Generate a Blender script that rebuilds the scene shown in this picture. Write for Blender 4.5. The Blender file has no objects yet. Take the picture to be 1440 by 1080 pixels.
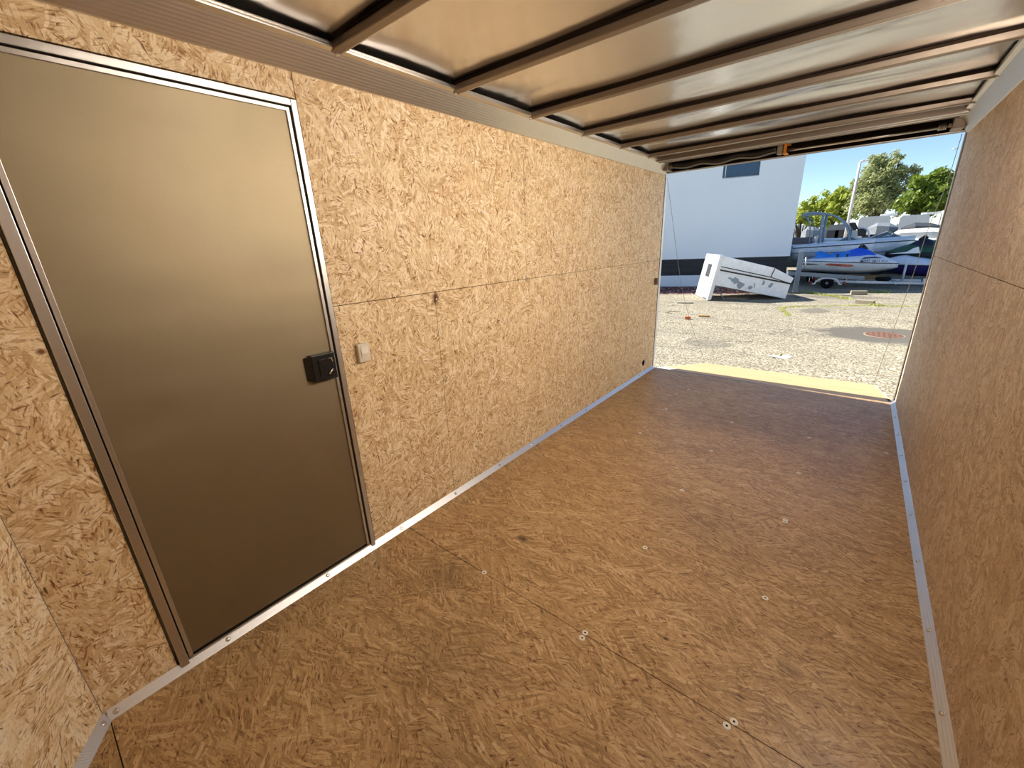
import bpy, bmesh, math, random
from mathutils import Vector, Matrix
random.seed(7)
C = bpy.context.scene.collection
SC = bpy.context.scene

# ------------------------------------------------------------------ camera
FILL_LAMP = 66.0      # brightness of the added fill lamps
FPX = 577.10158
CAM = Vector((1.687109, -4.631838, 1.4265))
RGT = Vector((0.77714130, 0.62790585, -0.04225689))
UPV = Vector((-0.16852157, 0.27232805, 0.94733200))
FWD = Vector((-0.60634304, 0.72908962, -0.31745306))
cd = bpy.data.cameras.new('camera'); cam = bpy.data.objects.new('camera', cd); C.objects.link(cam)
cd.sensor_fit = 'HORIZONTAL'; cd.sensor_width = 36; cd.lens = FPX / 1440 * 36
cd.clip_start = 0.02; cd.clip_end = 400
m = Matrix.Identity(4)
for i in range(3):
    m[i][0] = RGT[i]; m[i][1] = UPV[i]; m[i][2] = -FWD[i]; m[i][3] = CAM[i]
cam.matrix_world = m
SC.camera = cam

# ------------------------------------------------------------------ sky, sun, exposure
SUN_EL, SUN_TRAVEL = math.radians(43), Vector((1.0, -0.06))
w = bpy.data.worlds.new('sky'); SC.world = w; w.use_nodes = True
wn = w.node_tree.nodes; wl = w.node_tree.links
sky = wn.new('ShaderNodeTexSky'); sky.sky_type = 'NISHITA'; sky.sun_disc = False
sky.sun_elevation = SUN_EL
sky.sun_rotation = math.atan2(-SUN_TRAVEL.x, -SUN_TRAVEL.y)
sky.altitude = 1500; sky.air_density = 0.9; sky.dust_density = 0.0; sky.ozone_density = 3.0
wl.new(sky.outputs[0], wn['Background'].inputs[0]); wn['Background'].inputs[1].default_value = 0.05
sd = bpy.data.lights.new('sun', 'SUN'); so = bpy.data.objects.new('sun', sd); C.objects.link(so)
sd.energy = 3.0; sd.angle = math.radians(0.6); sd.color = (1.0, 0.95, 0.86)
tv = Vector((SUN_TRAVEL.x, SUN_TRAVEL.y, -math.tan(SUN_EL) * SUN_TRAVEL.length))
so.rotation_euler = tv.to_track_quat('-Z', 'Y').to_euler(); so.location = (-20, 8, 20)
SC.view_settings.view_transform = 'Standard'; SC.view_settings.look = 'None'
SC.view_settings.gamma = 1; SC.view_settings.use_curve_mapping = False
SC.view_settings.exposure = 2.0
SC.cycles.max_bounces = 14; SC.cycles.diffuse_bounces = 10; SC.cycles.glossy_bounces = 6

# ------------------------------------------------------------------ measured world points
def ray(px, py):
    return RGT * ((px - 720) / FPX) + UPV * ((540 - py) / FPX) + FWD
def at(px, py, Y):            # point of the photograph on the vertical plane y = Y
    r = ray(px, py); return CAM + r * ((Y - CAM.y) / r.y)
def on(px, py, z=-0.55):      # point of the photograph on the level plane z
    r = ray(px, py); return CAM + r * ((z - CAM.z) / r.z)

# ------------------------------------------------------------------ material helpers
class N:
    def __init__(s, name):
        s.m = bpy.data.materials.new(name); s.m.use_nodes = True
        s.t = s.m.node_tree; s.b = s.t.nodes['Principled BSDF']; s.co = None
    def n(s, typ, ins=None, **kw):
        x = s.t.nodes.new(typ)
        for k, v in kw.items(): setattr(x, k, v)
        for k, v in (ins or {}).items():
            sk = x.inputs[k]
            if hasattr(v, 'is_output'): s.t.links.new(v, sk)
            else: sk.default_value = v
        return x
    def pos(s):
        if s.co is None: s.co = s.n('ShaderNodeTexCoord').outputs['Object']
        return s.co
    def math(s, op, a, b=0.0, c=0.0, clamp=False):
        x = s.n('ShaderNodeMath', operation=op, use_clamp=clamp)
        for i, v in enumerate((a, b, c)):
            if hasattr(v, 'is_output'): s.t.links.new(v, x.inputs[i])
            else: x.inputs[i].default_value = v
        return x.outputs[0]
    def mix(s, f, a, b, blend='MIX'):
        x = s.n('ShaderNodeMix', data_type='RGBA', blend_type=blend)
        for i, v in ((0, f), (6, a), (7, b)):
            if hasattr(v, 'is_output'): s.t.links.new(v, x.inputs[i])
            else: x.inputs[i].default_value = v if i == 0 else rgb(v)
        return x.outputs[2]
    def ramp(s, f, stops, interp='LINEAR'):
        x = s.n('ShaderNodeValToRGB'); x.color_ramp.interpolation = interp
        e = x.color_ramp.elements
        while len(e) < len(stops): e.new(0.5)
        for k, (p, c) in zip(e, stops): k.position = p; k.color = rgb(c)
        s.t.links.new(f, x.inputs[0]); return x.outputs[0]
    def noise(s, v, scale, detail=2, rough=0.5, dist=0.0):
        return s.n('ShaderNodeTexNoise', {'Vector': v, 'Scale': scale, 'Detail': detail, 'Roughness': rough, 'Distortion': dist}).outputs['Fac']
    def set(s, **kw):
        for k, v in kw.items():
            sk = s.b.inputs[k.replace('_', ' ')]
            if hasattr(v, 'is_output'): s.t.links.new(v, sk)
            else: sk.default_value = v
        return s
    def bump(s, h, strength=0.3, dist=0.002):
        x = s.n('ShaderNodeBump', {'Height': h, 'Strength': strength, 'Distance': dist})
        s.t.links.new(x.outputs[0], s.b.inputs['Normal']); return s
def lin(c): return c / 12.92 if c <= 0.04045 else ((c + 0.055) / 1.055) ** 2.4
def rgb(c):
    if isinstance(c, (int, float)): return (c, c, c, 1)
    if isinstance(c, str):
        h = c.lstrip('#'); return tuple(lin(int(h[i:i+2], 16) / 255) for i in (0, 2, 4)) + (1,)
    return tuple(c) if len(c) == 4 else tuple(c) + (1,)
_mc = {}
def flat(col, rough=0.5, metal=0.0, spec=0.5, coat=0.0, var=0.04, name=None):
    k = (col, rough, metal, spec, coat)
    if k in _mc: return _mc[k]
    g = N(name or 'paint')
    n = g.noise(g.pos(), 9.0, 4, 0.6)
    c = rgb(col)
    c2 = tuple(max(0, x * (1 - var * 4)) for x in c[:3]) + (1,)
    g.set(Base_Color=g.mix(g.ramp(n, [(0.35, 0.0), (0.75, 1.0)]), c, c2), Roughness=rough, Metallic=metal, Coat_Weight=coat)
    g.b.inputs['Specular IOR Level'].default_value = spec
    _mc[k] = g.m; return g.m

def osb(name, axes, tones, chip=(16.0, 70.0), flake=9.0, rough=0.55, seamdark=0.25, grain_dir=0.0, fleck=0.8, spread=4.0, extra=None, mid=0.8, midcol='#ae8148'):
    """oriented strand board: patches of strands, each patch at its own angle, three layers deep"""
    g = N(name)
    sp = g.n('ShaderNodeSeparateXYZ', {0: g.pos()})
    u = g.n('ShaderNodeCombineXYZ', {0: sp.outputs[axes[0]], 1: sp.outputs[axes[1]], 2: 0.0}).outputs[0]
    wob = g.n('ShaderNodeTexNoise', {'Vector': u, 'Scale': 28.0, 'Detail': 2.0}).outputs['Color']
    wv = g.n('ShaderNodeVectorMath', {0: wob, 1: (0.5, 0.5, 0.5)}, operation='SUBTRACT').outputs[0]
    wv = g.n('ShaderNodeVectorMath', {0: wv, 'Scale': 0.012}, operation='SCALE').outputs[0]
    u2 = g.n('ShaderNodeVectorMath', {0: u, 1: wv}, operation='ADD').outputs[0]
    cols = []; hs = []
    for L, (sc, off) in enumerate(((flake, 0.0), (flake * 1.7, 31.7), (flake * 0.7, 77.1))):
        p = g.n('ShaderNodeVectorMath', {0: u2, 1: (off, off * 0.7, 0)}, operation='ADD').outputs[0]
        v = g.n('ShaderNodeTexVoronoi', {'Vector': p, 'Scale': sc, 'Randomness': 1.0}, voronoi_dimensions='2D')
        rnd = g.n('ShaderNodeSeparateColor', {0: v.outputs['Color']})
        ang = g.math('ADD', g.math('MULTIPLY', g.math('SUBTRACT', rnd.outputs[0], 0.5), spread), grain_dir)
        rot = g.n('ShaderNodeVectorRotate', {'Vector': p, 'Center': v.outputs['Position'], 'Angle': ang}, rotation_type='Z_AXIS')
        st = g.n('ShaderNodeVectorMath', {0: rot.outputs[0], 1: (chip[0], chip[1], 1)}, operation='MULTIPLY').outputs[0]
        v2 = g.n('ShaderNodeTexVoronoi', {'Vector': st, 'Scale': 1.0, 'Randomness': 1.0}, voronoi_dimensions='2D')
        c2 = g.n('ShaderNodeSeparateColor', {0: v2.outputs['Color']})
        fine = g.noise(g.n('ShaderNodeVectorMath', {0: st, 1: (1.2, 4.0, 1)}, operation='MULTIPLY').outputs[0], 1.0, 3, 0.6)
        val = g.math('ADD', g.math('MULTIPLY', c2.outputs[0], 0.75), g.math('MULTIPLY', fine, 0.3))
        cols.append((g.ramp(val, tones), rnd.outputs[1], c2.outputs[1])); hs.append(c2.outputs[1])
        if L == 0: sliver = g.noise(g.n('ShaderNodeVectorMath', {0: rot.outputs[0], 1: (34, 170, 1)}, operation='MULTIPLY').outputs[0], 1.0, 2, 0.5)
        if L == 1: sliver2 = g.noise(g.n('ShaderNodeVectorMath', {0: rot.outputs[0], 1: (26, 120, 1)}, operation='MULTIPLY').outputs[0], 1.0, 1, 0.5)
    c = g.mix(g.math('GREATER_THAN', cols[1][2], 0.52), cols[0][0], cols[1][0])
    c = g.mix(g.math('GREATER_THAN', cols[2][2], 0.70), c, cols[2][0])
    big = g.noise(u, 2.2, 3, 0.6)
    c = g.mix(g.ramp(big, [(0.35, 0.0), (0.7, 0.16)]), c, tones[0][1], 'MULTIPLY')
    k1 = g.ramp(sliver, [(0.66, 0.0), (0.71, 1.0)]); k2 = g.ramp(sliver2, [(0.68, 0.0), (0.72, 1.0)])
    patch = g.ramp(g.noise(u, 11.0, 3, 0.6), [(0.38, 0.25), (0.62, 1.0)])
    km = g.math('MULTIPLY', g.math('MULTIPLY', g.math('MAXIMUM', g.ramp(sliver, [(0.565, 0.0), (0.60, 1.0)]), g.ramp(sliver2, [(0.59, 0.0), (0.62, 1.0)])), mid), patch)
    grit = g.noise(u, 150.0, 2, 0.6)
    c = g.mix(g.ramp(grit, [(0.35, 0.22), (0.6, 0.0)]), c, midcol, 'MULTIPLY')
    c = g.mix(km, c, midcol, 'MULTIPLY')
    k = g.math('MULTIPLY', g.math('MAXIMUM', k1, k2), fleck)
    c = g.mix(k, c, '#54371c')
    if extra: c = extra(g, u, c)
    h = g.math('SUBTRACT', g.math('ADD', hs[0], g.math('MULTIPLY', hs[1], 0.6)), k)
    g.set(Base_Color=c, Roughness=g.math('ADD', rough, g.math('MULTIPLY', hs[0], 0.12)))
    g.bump(h, 0.35, 0.0012)
    return g.m

def ellipses(spots, color, strength):
    def f(g, u, c):
        wob = g.noise(u, 14.0, 3, 0.6)
        for (x, y, rx, ry, s_) in spots:
            d = g.n('ShaderNodeVectorMath', {0: u, 1: (x, y, 0)}, operation='SUBTRACT').outputs[0]
            d = g.n('ShaderNodeVectorMath', {0: d, 1: (1 / rx, 1 / ry, 0)}, operation='MULTIPLY').outputs[0]
            l = g.n('ShaderNodeVectorMath', {0: d}, operation='LENGTH').outputs['Value']
            l = g.math('ADD', l, g.math('MULTIPLY', g.math('SUBTRACT', wob, 0.5), 1.6))
            c = g.mix(g.ramp(l, [(0.1, strength * s_), (1.0, 0.0)]), c, color, 'MULTIPLY')
        return c
    return f

WALL_TONES = [(0.02, '#b8986c'), (0.28, '#d2b68a'), (0.55, '#e0caa0'), (0.8, '#ead9b6'), (1.0, '#f4e8d0')]
M = {}
M['osb_left'] = osb('strand_board', (1, 2), WALL_TONES, chip=(17, 75), flake=12,
                    extra=ellipses([(-3.2, 1.18, .035, .035, 1.0), (-3.195, 1.195, .02, .03, 1.0), (-4.45, 1.87, .012, .012, 1.2), (-4.60, 1.21, .012, .01, 1.2), (-2.4, 1.215, .03, .02, .6)], '#8a5a26', 1.0))
M['osb_right'] = osb('strand_board_right', (1, 2), [(0.02, '#bda688'), (0.28, '#d2bfa2'), (0.55, '#dfcdb3'), (0.8, '#e8dac3'), (1.0, '#f3e9d8')], chip=(15, 60), flake=11, fleck=0.5, mid=0.45)
M['osb_front'] = osb('strand_board_nose', (0, 2), [(a, b) for a, b in zip((0.02, .28, .55, .8, 1), ('#c6a470', '#e2c89a', '#ecd8b0', '#f4e6c6', '#faf0da'))], chip=(13, 60), flake=9)
M['osb_floor'] = osb('floor_board', (0, 1), [(0.02, '#8c6e48'), (0.3, '#a8895e'), (0.55, '#b99a6e'), (0.8, '#c7a97d'), (1.0, '#dcc49c')],
                     chip=(10, 120), flake=10, mid=0.6, rough=0.33, spread=1.7, fleck=0.85,
                     extra=ellipses([(.585, -3.277, .04, .03, .9), (1.738, -3.259, .045, .045, .45), (1.36, -3.40, .018, .012, .9), (.75, -3.95, .3, .25, .2),
                                     (1.35, -2.6, .4, .3, .2), (.45, -3.7, .2, .15, .35), (1.3, -1.1, .8, .4, .22), (1.1, -4.2, .3, .2, .25)], '#4b3a28', 1.0))
M['gap'] = flat('#1c120a', 0.9, spec=0.1)
M['black'] = flat('#0b0b0c', 0.35)
M['rubber'] = flat('#15120f', 0.8, spec=0.2)

def metal(name, col, rough, aniso_dir=None, dents=0.0, lines=None):
    g = N(name); p = g.pos()
    n = g.noise(p, 3.0, 4, 0.6)
    g.set(Base_Color=g.mix(n, col, tuple(x * 0.82 for x in rgb(col)[:3])), Metallic=1.0)
    fine = g.noise(p, 160.0, 2, 0.6)
    g.set(Roughness=g.math('ADD', rough, g.math('MULTIPLY', fine, 0.10)))
    if lines is not None:
        sp = g.n('ShaderNodeSeparateXYZ', {0: p})
        wv = g.math('SINE', g.math('MULTIPLY', sp.outputs[lines[0]], lines[1]))
        g.bump(wv, 0.25, 0.0005)
    elif dents:
        h = g.noise(g.n('ShaderNodeMapping', {'Vector': p, 'Scale': aniso_dir or (1, 1, 1)}).outputs[0], 1.4, 2, 0.5)
        g.bump(h, dents, 0.03)
    return g.m
M['door_skin'] = metal('door_sheet', '#998c73', 0.5, (0.5, 1.0, 2.0), 0.35)
M['alu'] = metal('aluminium', '#d2cfcb', 0.30)
M['alu_ribbed'] = metal('ribbed_aluminium', '#d8d3cc', 0.30, lines=(2, 700))
M['alu_strip'] = metal('aluminium_strip', '#dcdcde', 0.38, lines=(0, 900))
M['bow_steel'] = metal('galvanised_bow', '#93877b', 0.42)
M['chrome'] = metal('screw_zinc', '#e8e6e0', 0.2)
def roof_mat():
    g = N('roof_sheet'); p = g.pos()
    mp = g.n('ShaderNodeMapping', {'Vector': p, 'Scale': (0.55, 1.6, 1)}).outputs[0]
    a = g.noise(mp, 1.6, 2, 0.5, 0.6); b = g.noise(p, 5.0, 2, 0.5)
    sp = g.n('ShaderNodeSeparateXYZ', {0: p})
    q = g.math('SINE', g.math('MULTIPLY', g.math('ADD', sp.outputs[1], 0.0), 2 * math.pi / 0.6))
    h = g.math('ADD', g.math('MULTIPLY', a, 1.0), g.math('ADD', g.math('MULTIPLY', b, 0.12), g.math('MULTIPLY', q, 0.06)))
    g.bump(h, 0.6, 0.028)
    c = g.mix(g.noise(p, 2.0, 4, 0.6), '#dddde0', '#c2c0bd')
    st = on(1072, 172, 2.165)
    d = g.n('ShaderNodeVectorMath', {0: p, 1: (st.x, st.y, 2.165)}, operation='SUBTRACT').outputs[0]
    d = g.n('ShaderNodeVectorMath', {0: d, 1: (1/.13, 1/.10, 0)}, operation='MULTIPLY').outputs[0]
    l = g.math('ADD', g.n('ShaderNodeVectorMath', {0: d}, operation='LENGTH').outputs['Value'], g.math('MULTIPLY', g.math('SUBTRACT', b, 0.5), 1.8))
    c = g.mix(g.ramp(l, [(0.5, 0.75), (1.0, 0.0)]), c, '#4a2f1e')
    g.set(Base_Color=c, Metallic=1.0, Roughness=0.2)
    return g.m
M['roof'] = roof_mat()
def ramp_wood():
    g = N('ramp_plywood'); p = g.pos()
    mp = g.n('ShaderNodeMapping', {'Vector': p, 'Scale': (1.5, 30, 1)}).outputs[0]
    n = g.noise(mp, 2.0, 4, 0.6)
    g.set(Base_Color=g.ramp(n, [(0.3, '#a38c5e'), (0.55, '#b8a276'), (0.75, '#c9b58a')]), Roughness=0.6); return g.m
M['ramp'] = ramp_wood()
def ground_mat():
    g = N('chip_seal_asphalt'); p = g.pos()
    sp = g.n('ShaderNodeSeparateXYZ', {0: p}); u = g.n('ShaderNodeCombineXYZ', {0: sp.outputs[0], 1: sp.outputs[1], 2: 0.0}).outputs[0]
    v = g.n('ShaderNodeTexVoronoi', {'Vector': u, 'Scale': 56.0}, voronoi_dimensions='2D')
    r = g.n('ShaderNodeSeparateColor', {0: v.outputs['Color']})
    c = g.ramp(r.outputs[0], [(0.0, '#4f4939'), (0.25, '#7a725f'), (0.6, '#9f9782'), (0.85, '#bab29d'), (1.0, '#d8d1be')])
    c = g.mix(g.ramp(v.outputs['Distance'], [(0.35, 0.0), (0.7, 0.45)]), c, '#5a5042')
    big = g.noise(g.n('ShaderNodeMapping', {'Vector': u, 'Scale': (0.35, 1.3, 1)}).outputs[0], 1.1, 4, 0.65)
    c = g.mix(g.ramp(big, [(0.42, 0.0), (0.72, 0.45)]), c, '#6c665c')
    # winding cracks
    wob = g.n('ShaderNodeTexNoise', {'Vector': u, 'Scale': 1.2, 'Detail': 5.0}).outputs['Color']
    wv = g.n('ShaderNodeVectorMath', {0: g.n('ShaderNodeVectorMath', {0: wob, 1: (.5, .5, .5)}, operation='SUBTRACT').outputs[0], 'Scale': 1.1}, operation='SCALE').outputs[0]
    uc = g.n('ShaderNodeVectorMath', {0: g.n('ShaderNodeMapping', {'Vector': u, 'Scale': (0.18, 0.62, 1), 'Location': (0.3, 0.15, 0)}).outputs[0], 1: wv}, operation='ADD').outputs[0]
    ve = g.n('ShaderNodeTexVoronoi', {'Vector': uc, 'Scale': 0.8}, voronoi_dimensions='2D', feature='DISTANCE_TO_EDGE')
    c = g.mix(g.ramp(ve.outputs['Distance'], [(0.0, 0.75), (0.012, 0.0)]), c, '#35302a')
    # old asphalt repair round the manhole and other worn places
    nz = g.noise(u, 1.7, 4, 0.6)
    for (x, y, rx, ry, s_) in ((2.35, 6.15, 1.25, 0.95, .95), (-.35, 3.9, .5, .38, .5), (1.5, 12.3, 1.3, .5, .55), (1.0, 9.0, .35, .5, .6), (-1.2, 10.0, 1.5, .5, .35)):
        d = g.n('ShaderNodeVectorMath', {0: u, 1: (x, y, 0)}, operation='SUBTRACT').outputs[0]
        d = g.n('ShaderNodeVectorMath', {0: d, 1: (1 / rx, 1 / ry, 0)}, operation='MULTIPLY').outputs[0]
        l = g.math('ADD', g.n('ShaderNodeVectorMath', {0: d}, operation='LENGTH').outputs['Value'], g.math('MULTIPLY', g.math('SUBTRACT', nz, 0.5), 1.3))
        c = g.mix(g.ramp(l, [(0.75, s_), (1.0, 0.0)]), c, '#5b5751')
    g.set(Base_Color=c, Roughness=0.9); g.b.inputs['Specular IOR Level'].default_value = 0.2
    g.bump(r.outputs[1], 0.5, 0.008); return g.m
M['ground'] = ground_mat()
def gravel_mat():
    g = N('lava_gravel'); p = g.pos()
    v = g.n('ShaderNodeTexVoronoi', {'Vector': p, 'Scale': 14.0}); r = g.n('ShaderNodeSeparateColor', {0: v.outputs['Color']})
    g.set(Base_Color=g.ramp(r.outputs[0], [(0, '#2a1b18'), (0.5, '#5b3a33'), (0.85, '#8a6258'), (1, '#c9b2a8')]), Roughness=0.9)
    return g.m
M['gravel'] = gravel_mat()
def stucco():
    g = N('white_steel_wall'); p = g.pos()
    g.set(Base_Color=g.mix(g.noise(p, 0.6, 3, 0.5), '#e9eff3', '#dfe6ea'), Roughness=0.5); return g.m
M['bldg'] = stucco()
def brick_band():
    g = N('dark_block_band'); p = g.pos()
    sp = g.n('ShaderNodeSeparateXYZ', {0: p}); s_ = g.math('ADD', g.math('MULTIPLY', sp.outputs[0], .945), g.math('MULTIPLY', sp.outputs[1], .326))
    u = g.n('ShaderNodeCombineXYZ', {0: s_, 1: sp.outputs[2], 2: 0.0}).outputs[0]
    b = g.n('ShaderNodeTexBrick', {'Vector': u, 'Color1': rgb('#24272c'), 'Color2': rgb('#1d2025'), 'Mortar': rgb('#0e1013'), 'Scale': 1.0, 'Mortar Size': 0.012, 'Brick Width': 0.8, 'Row Height': 0.2})
    g.set(Base_Color=b.outputs[0], Roughness=0.6); return g.m
M['band'] = brick_band()
M['glass'] = flat('#27425c', 0.08, spec=0.8)
M['white'] = flat('#e2e4e4', 0.3, coat=0.4)
M['gel'] = flat('#e6ebf0', 0.25, coat=0.5)
M['offwhite'] = flat('#d8d4ca', 0.5)
M['greymetal'] = flat('#75818c', 0.45)
M['darkgrey'] = flat('#3b3d40', 0.6)
M['tire'] = flat('#111112', 0.85, spec=0.2)
M['blue'] = flat('#2380e0', 0.55)
M['royal'] = flat('#1d5be0', 0.5)
M['navy'] = flat('#161f33', 0.5)
M['purple'] = flat('#2c2366', 0.4)
M['green'] = flat('#2f5a3c', 0.5)
M['orange'] = flat('#c75a3a', 0.5)
M['strap_orange'] = flat('#e08a12', 0.5)
M['canvas'] = flat('#d9d6cb', 0.8)
M['taupe'] = flat('#6b6260', 0.8)
M['hullbrown'] = flat('#7a5c36', 0.6)
M['woodblock'] = flat('#b08a55', 0.7)
M['greywood'] = flat('#9c8f78', 0.8)
M['redblock'] = flat('#c26a3c', 0.7)
M['rust'] = flat('#70503f', 0.7)
M['bark'] = flat('#4a4036', 0.9)
M['scrape'] = flat('#8f9ba3', 0.6)
M['switch'] = flat('#cfc6b6', 0.45)
M['loom'] = flat('#14110f', 0.45)
M['foam'] = flat('#8b8272', 0.7)
M['rope'] = flat('#6f6a62', 0.6)
M['rv'] = flat('#e6e6e2', 0.4)
M['rvgrey'] = flat('#7e8488', 0.5)
def leaf(name, a, b):
    g = N(name); inf = g.n('ShaderNodeNewGeometry')
    g.set(Base_Color=g.mix(g.noise(g.pos(), 1.3, 3, 0.6), a, b), Roughness=0.55)
    tr = g.n('ShaderNodeBsdfTranslucent', {'Color': rgb(b)}); mx = g.n('ShaderNodeMixShader', {0: 0.35, 1: g.b.outputs[0], 2: tr.outputs[0]})
    g.t.links.new(mx.outputs[0], g.t.nodes['Material Output'].inputs[0]); return g.m
M['leafA'] = leaf('olive_leaves', '#8a9560', '#b4b880'); M['leafB'] = leaf('dark_leaves', '#55702a', '#8a9c38')
M['leafC'] = leaf('yellow_leaves', '#8a9f30', '#b3bb50'); M['weed'] = leaf('weeds', '#8f9a45', '#c0c070')

# ------------------------------------------------------------------ mesh helpers
def mk(name, bm, mat, parent=None, smooth=False, bevel=0.0, seg=2):
    me = bpy.data.meshes.new(name); bm.normal_update(); bm.to_mesh(me); bm.free()
    for x in (mat if isinstance(mat, (list, tuple)) else [mat]): me.materials.append(x)
    if smooth:
        for p in me.polygons: p.use_smooth = True
    o = bpy.data.objects.new(name, me); C.objects.link(o)
    if parent: o.parent = parent
    if bevel:
        b = o.modifiers.new('bevel', 'BEVEL'); b.width = bevel; b.segments = seg; b.limit_method = 'ANGLE'; b.angle_limit = math.radians(40)
    return o
def box(bm, a, b, mi=0, mat=None):
    x0, y0, z0 = a; x1, y1, z1 = b
    vs = [bm.verts.new(p) for p in ((x0,y0,z0),(x1,y0,z0),(x1,y1,z0),(x0,y1,z0),(x0,y0,z1),(x1,y0,z1),(x1,y1,z1),(x0,y1,z1))]
    if mat is not None:
        for v in vs: v.co = mat @ v.co
    for f in ((3,2,1,0),(4,5,6,7),(0,1,5,4),(1,2,6,5),(2,3,7,6),(3,0,4,7)):
        q = bm.faces.new([vs[i] for i in f]); q.material_index = mi
    return vs
def prism(bm, prof, d, mi=0, caps=True):
    """extrude polygon of 3-D points by the vector d"""
    a = [bm.verts.new(p) for p in prof]; b = [bm.verts.new(Vector(p) + Vector(d)) for p in prof]; n = len(a)
    for i in range(n):
        f = bm.faces.new((a[i], a[(i+1) % n], b[(i+1) % n], b[i])); f.material_index = mi
    if caps:
        f = bm.faces.new(a[::-1]); f.material_index = mi; f = bm.faces.new(b); f.material_index = mi
    bmesh.ops.recalc_face_normals(bm, faces=bm.faces)
def tube(bm, pts, r, seg=8, caps=True, mi=0):
    pts = [Vector(p) for p in pts]; rings = []; n = len(pts)
    up = Vector((0, 0, 1))
    for i, p in enumerate(pts):
        t = (pts[min(i+1, n-1)] - pts[max(i-1, 0)]).normalized()
        a = t.cross(up)
        if a.length < 1e-3: a = t.cross(Vector((0, 1, 0)))
        a.normalize(); b = t.cross(a); rr = r[i] if isinstance(r, (list, tuple)) else r
        rings.append([bm.verts.new(p + (a * math.cos(k*2*math.pi/seg) + b * math.sin(k*2*math.pi/seg)) * rr) for k in range(seg)])
    for i in range(n-1):
        for k in range(seg):
            f = bm.faces.new((rings[i][k], rings[i][(k+1) % seg], rings[i+1][(k+1) % seg], rings[i+1][k])); f.material_index = mi; f.smooth = True
    if caps:
        bm.faces.new(rings[0][::-1]).material_index = mi; bm.faces.new(rings[-1]).material_index = mi
def disc(bm, c, axis, r, h, seg=16, dome=0.0):
    axis = Vector(axis).normalized(); c = Vector(c)
    pts = [c, c + axis * h]; rr = [r, r]
    if dome: pts.append(c + axis * (h + dome)); rr.append(r * 0.45)
    tube(bm, pts, rr, seg)
def screwhead(bm, c, axis, r=0.006):
    disc(bm, c, axis, r, 0.0016, 12, 0.0016)
def smoothpath(pts, k=6):
    out = []; P = [Vector(p) for p in pts]; P = [P[0]*2-P[1]] + P + [P[-1]*2-P[-2]]
    for i in range(1, len(P)-2):
        for j in range(k):
            t = j / k; a, b, c, d = P[i-1:i+3]
            out.append(0.5*((2*b)+(c-a)*t+(2*a-5*b+4*c-d)*t*t+(3*b-a-3*c+d)*t**3))
    out.append(P[-2]); return out
def tag(o, label=None, cat=None, group=None, kind=None):
    if label: o['label'] = label
    if cat: o['category'] = cat
    if group: o['group'] = group
    if kind: o['kind'] = kind
    return o
def empty(name, loc=(0, 0, 0), **kw):
    o = bpy.data.objects.new(name, None); C.objects.link(o); o.location = loc; o.empty_display_size = 0.1
    return tag(o, **kw)
def adopt(o, root):       # keep world placement when the thing's Empty is not at the origin
    o.parent = root; o.matrix_parent_inverse = Matrix.Translation(-Vector(root.location)); return o
class Thing:
    """a thing whose parts are given in world coordinates; its Empty stands at its base"""
    def __init__(s, name, loc, label, cat, group=None, kind=None):
        s.e = empty(name, loc, label=label, cat=cat, group=group, kind=kind); s.loc = Vector(loc)
    def part(s, name, bm, mat, parent=None, **kw):
        bmesh.ops.translate(bm, verts=bm.verts, vec=-s.loc)
        return mk(name, bm, mat, parent or s.e, **kw)
def single(name, bm, mat, loc, label, cat, group=None, kind=None, **kw):
    bmesh.ops.translate(bm, verts=bm.verts, vec=-Vector(loc))
    o = mk(name, bm, mat, None, **kw); o.location = loc
    return tag(o, label, cat, group, kind)

# ------------------------------------------------------------------ trailer shell
W, L, H, T = 2.133, 4.79, 2.062, 0.026      # inner width, straight length, height of the wall boards, corner strip
ZR = 2.165                                  # roof skin
G = -0.55                                   # ground level
SEAM = 1.219
GP = 0.0016                                 # half a joint

def struct(o, label=None): return tag(o, label, kind='structure')
# left wall: boards with joints, doorway cut out
DY0, DY1, DZ1 = -4.585, -3.757, 1.966
bm = bmesh.new()
def board(y0, y1, z0, z1, x0=-0.009, x1=0.0):
    box(bm, (x0, y0 + GP, z0 + GP), (x1, y1 - GP, z1 - GP))
board(-L, DY0, 0.0, H + .03)
board(DY0, DY1, DZ1, H + .03)
for a, b in ((DY1, -3.20), (-3.20, -0.786), (-0.786, 0.0)): board(a, b, 0.0, SEAM)
for a, b in ((DY1, -2.40), (-2.40, 0.0)): board(a, b, SEAM, H + .03)
box(bm, (-0.03, -L, -0.05), (-0.0092, DY0, ZR), 1); box(bm, (-0.03, DY1, -0.05), (-0.0092, 0, ZR), 1)
box(bm, (-0.03, DY0, DZ1), (-0.0092, DY1, ZR), 1)
wl_ = struct(mk('wall_left', bm, [M['osb_left'], M['gap']]), 'strand board wall with the metal side door in it')
bm = bmesh.new()
for a, b in ((-L, -3.56), (-3.56, -1.12), (-1.12, 0.0)): box(bm, (W, a + GP, 0), (W + .009, b - GP, SEAM - GP))
for a, b in ((-L, -2.36), (-2.36, 0.0)): box(bm, (W, a + GP, SEAM + GP), (W + .009, b - GP, H + .03))
box(bm, (W + .0092, -L, -0.05), (W + .03, 0, ZR), 1)
struct(mk('wall_right', bm, [M['osb_right'], M['gap']]), 'strand board wall right of the rear opening')
bm = bmesh.new(); box(bm, (-.05, -L - .3, -.14), (-.032, 0.0, ZR + .04)); mk('outer_skin', bm, M['white'], wl_)
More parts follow.
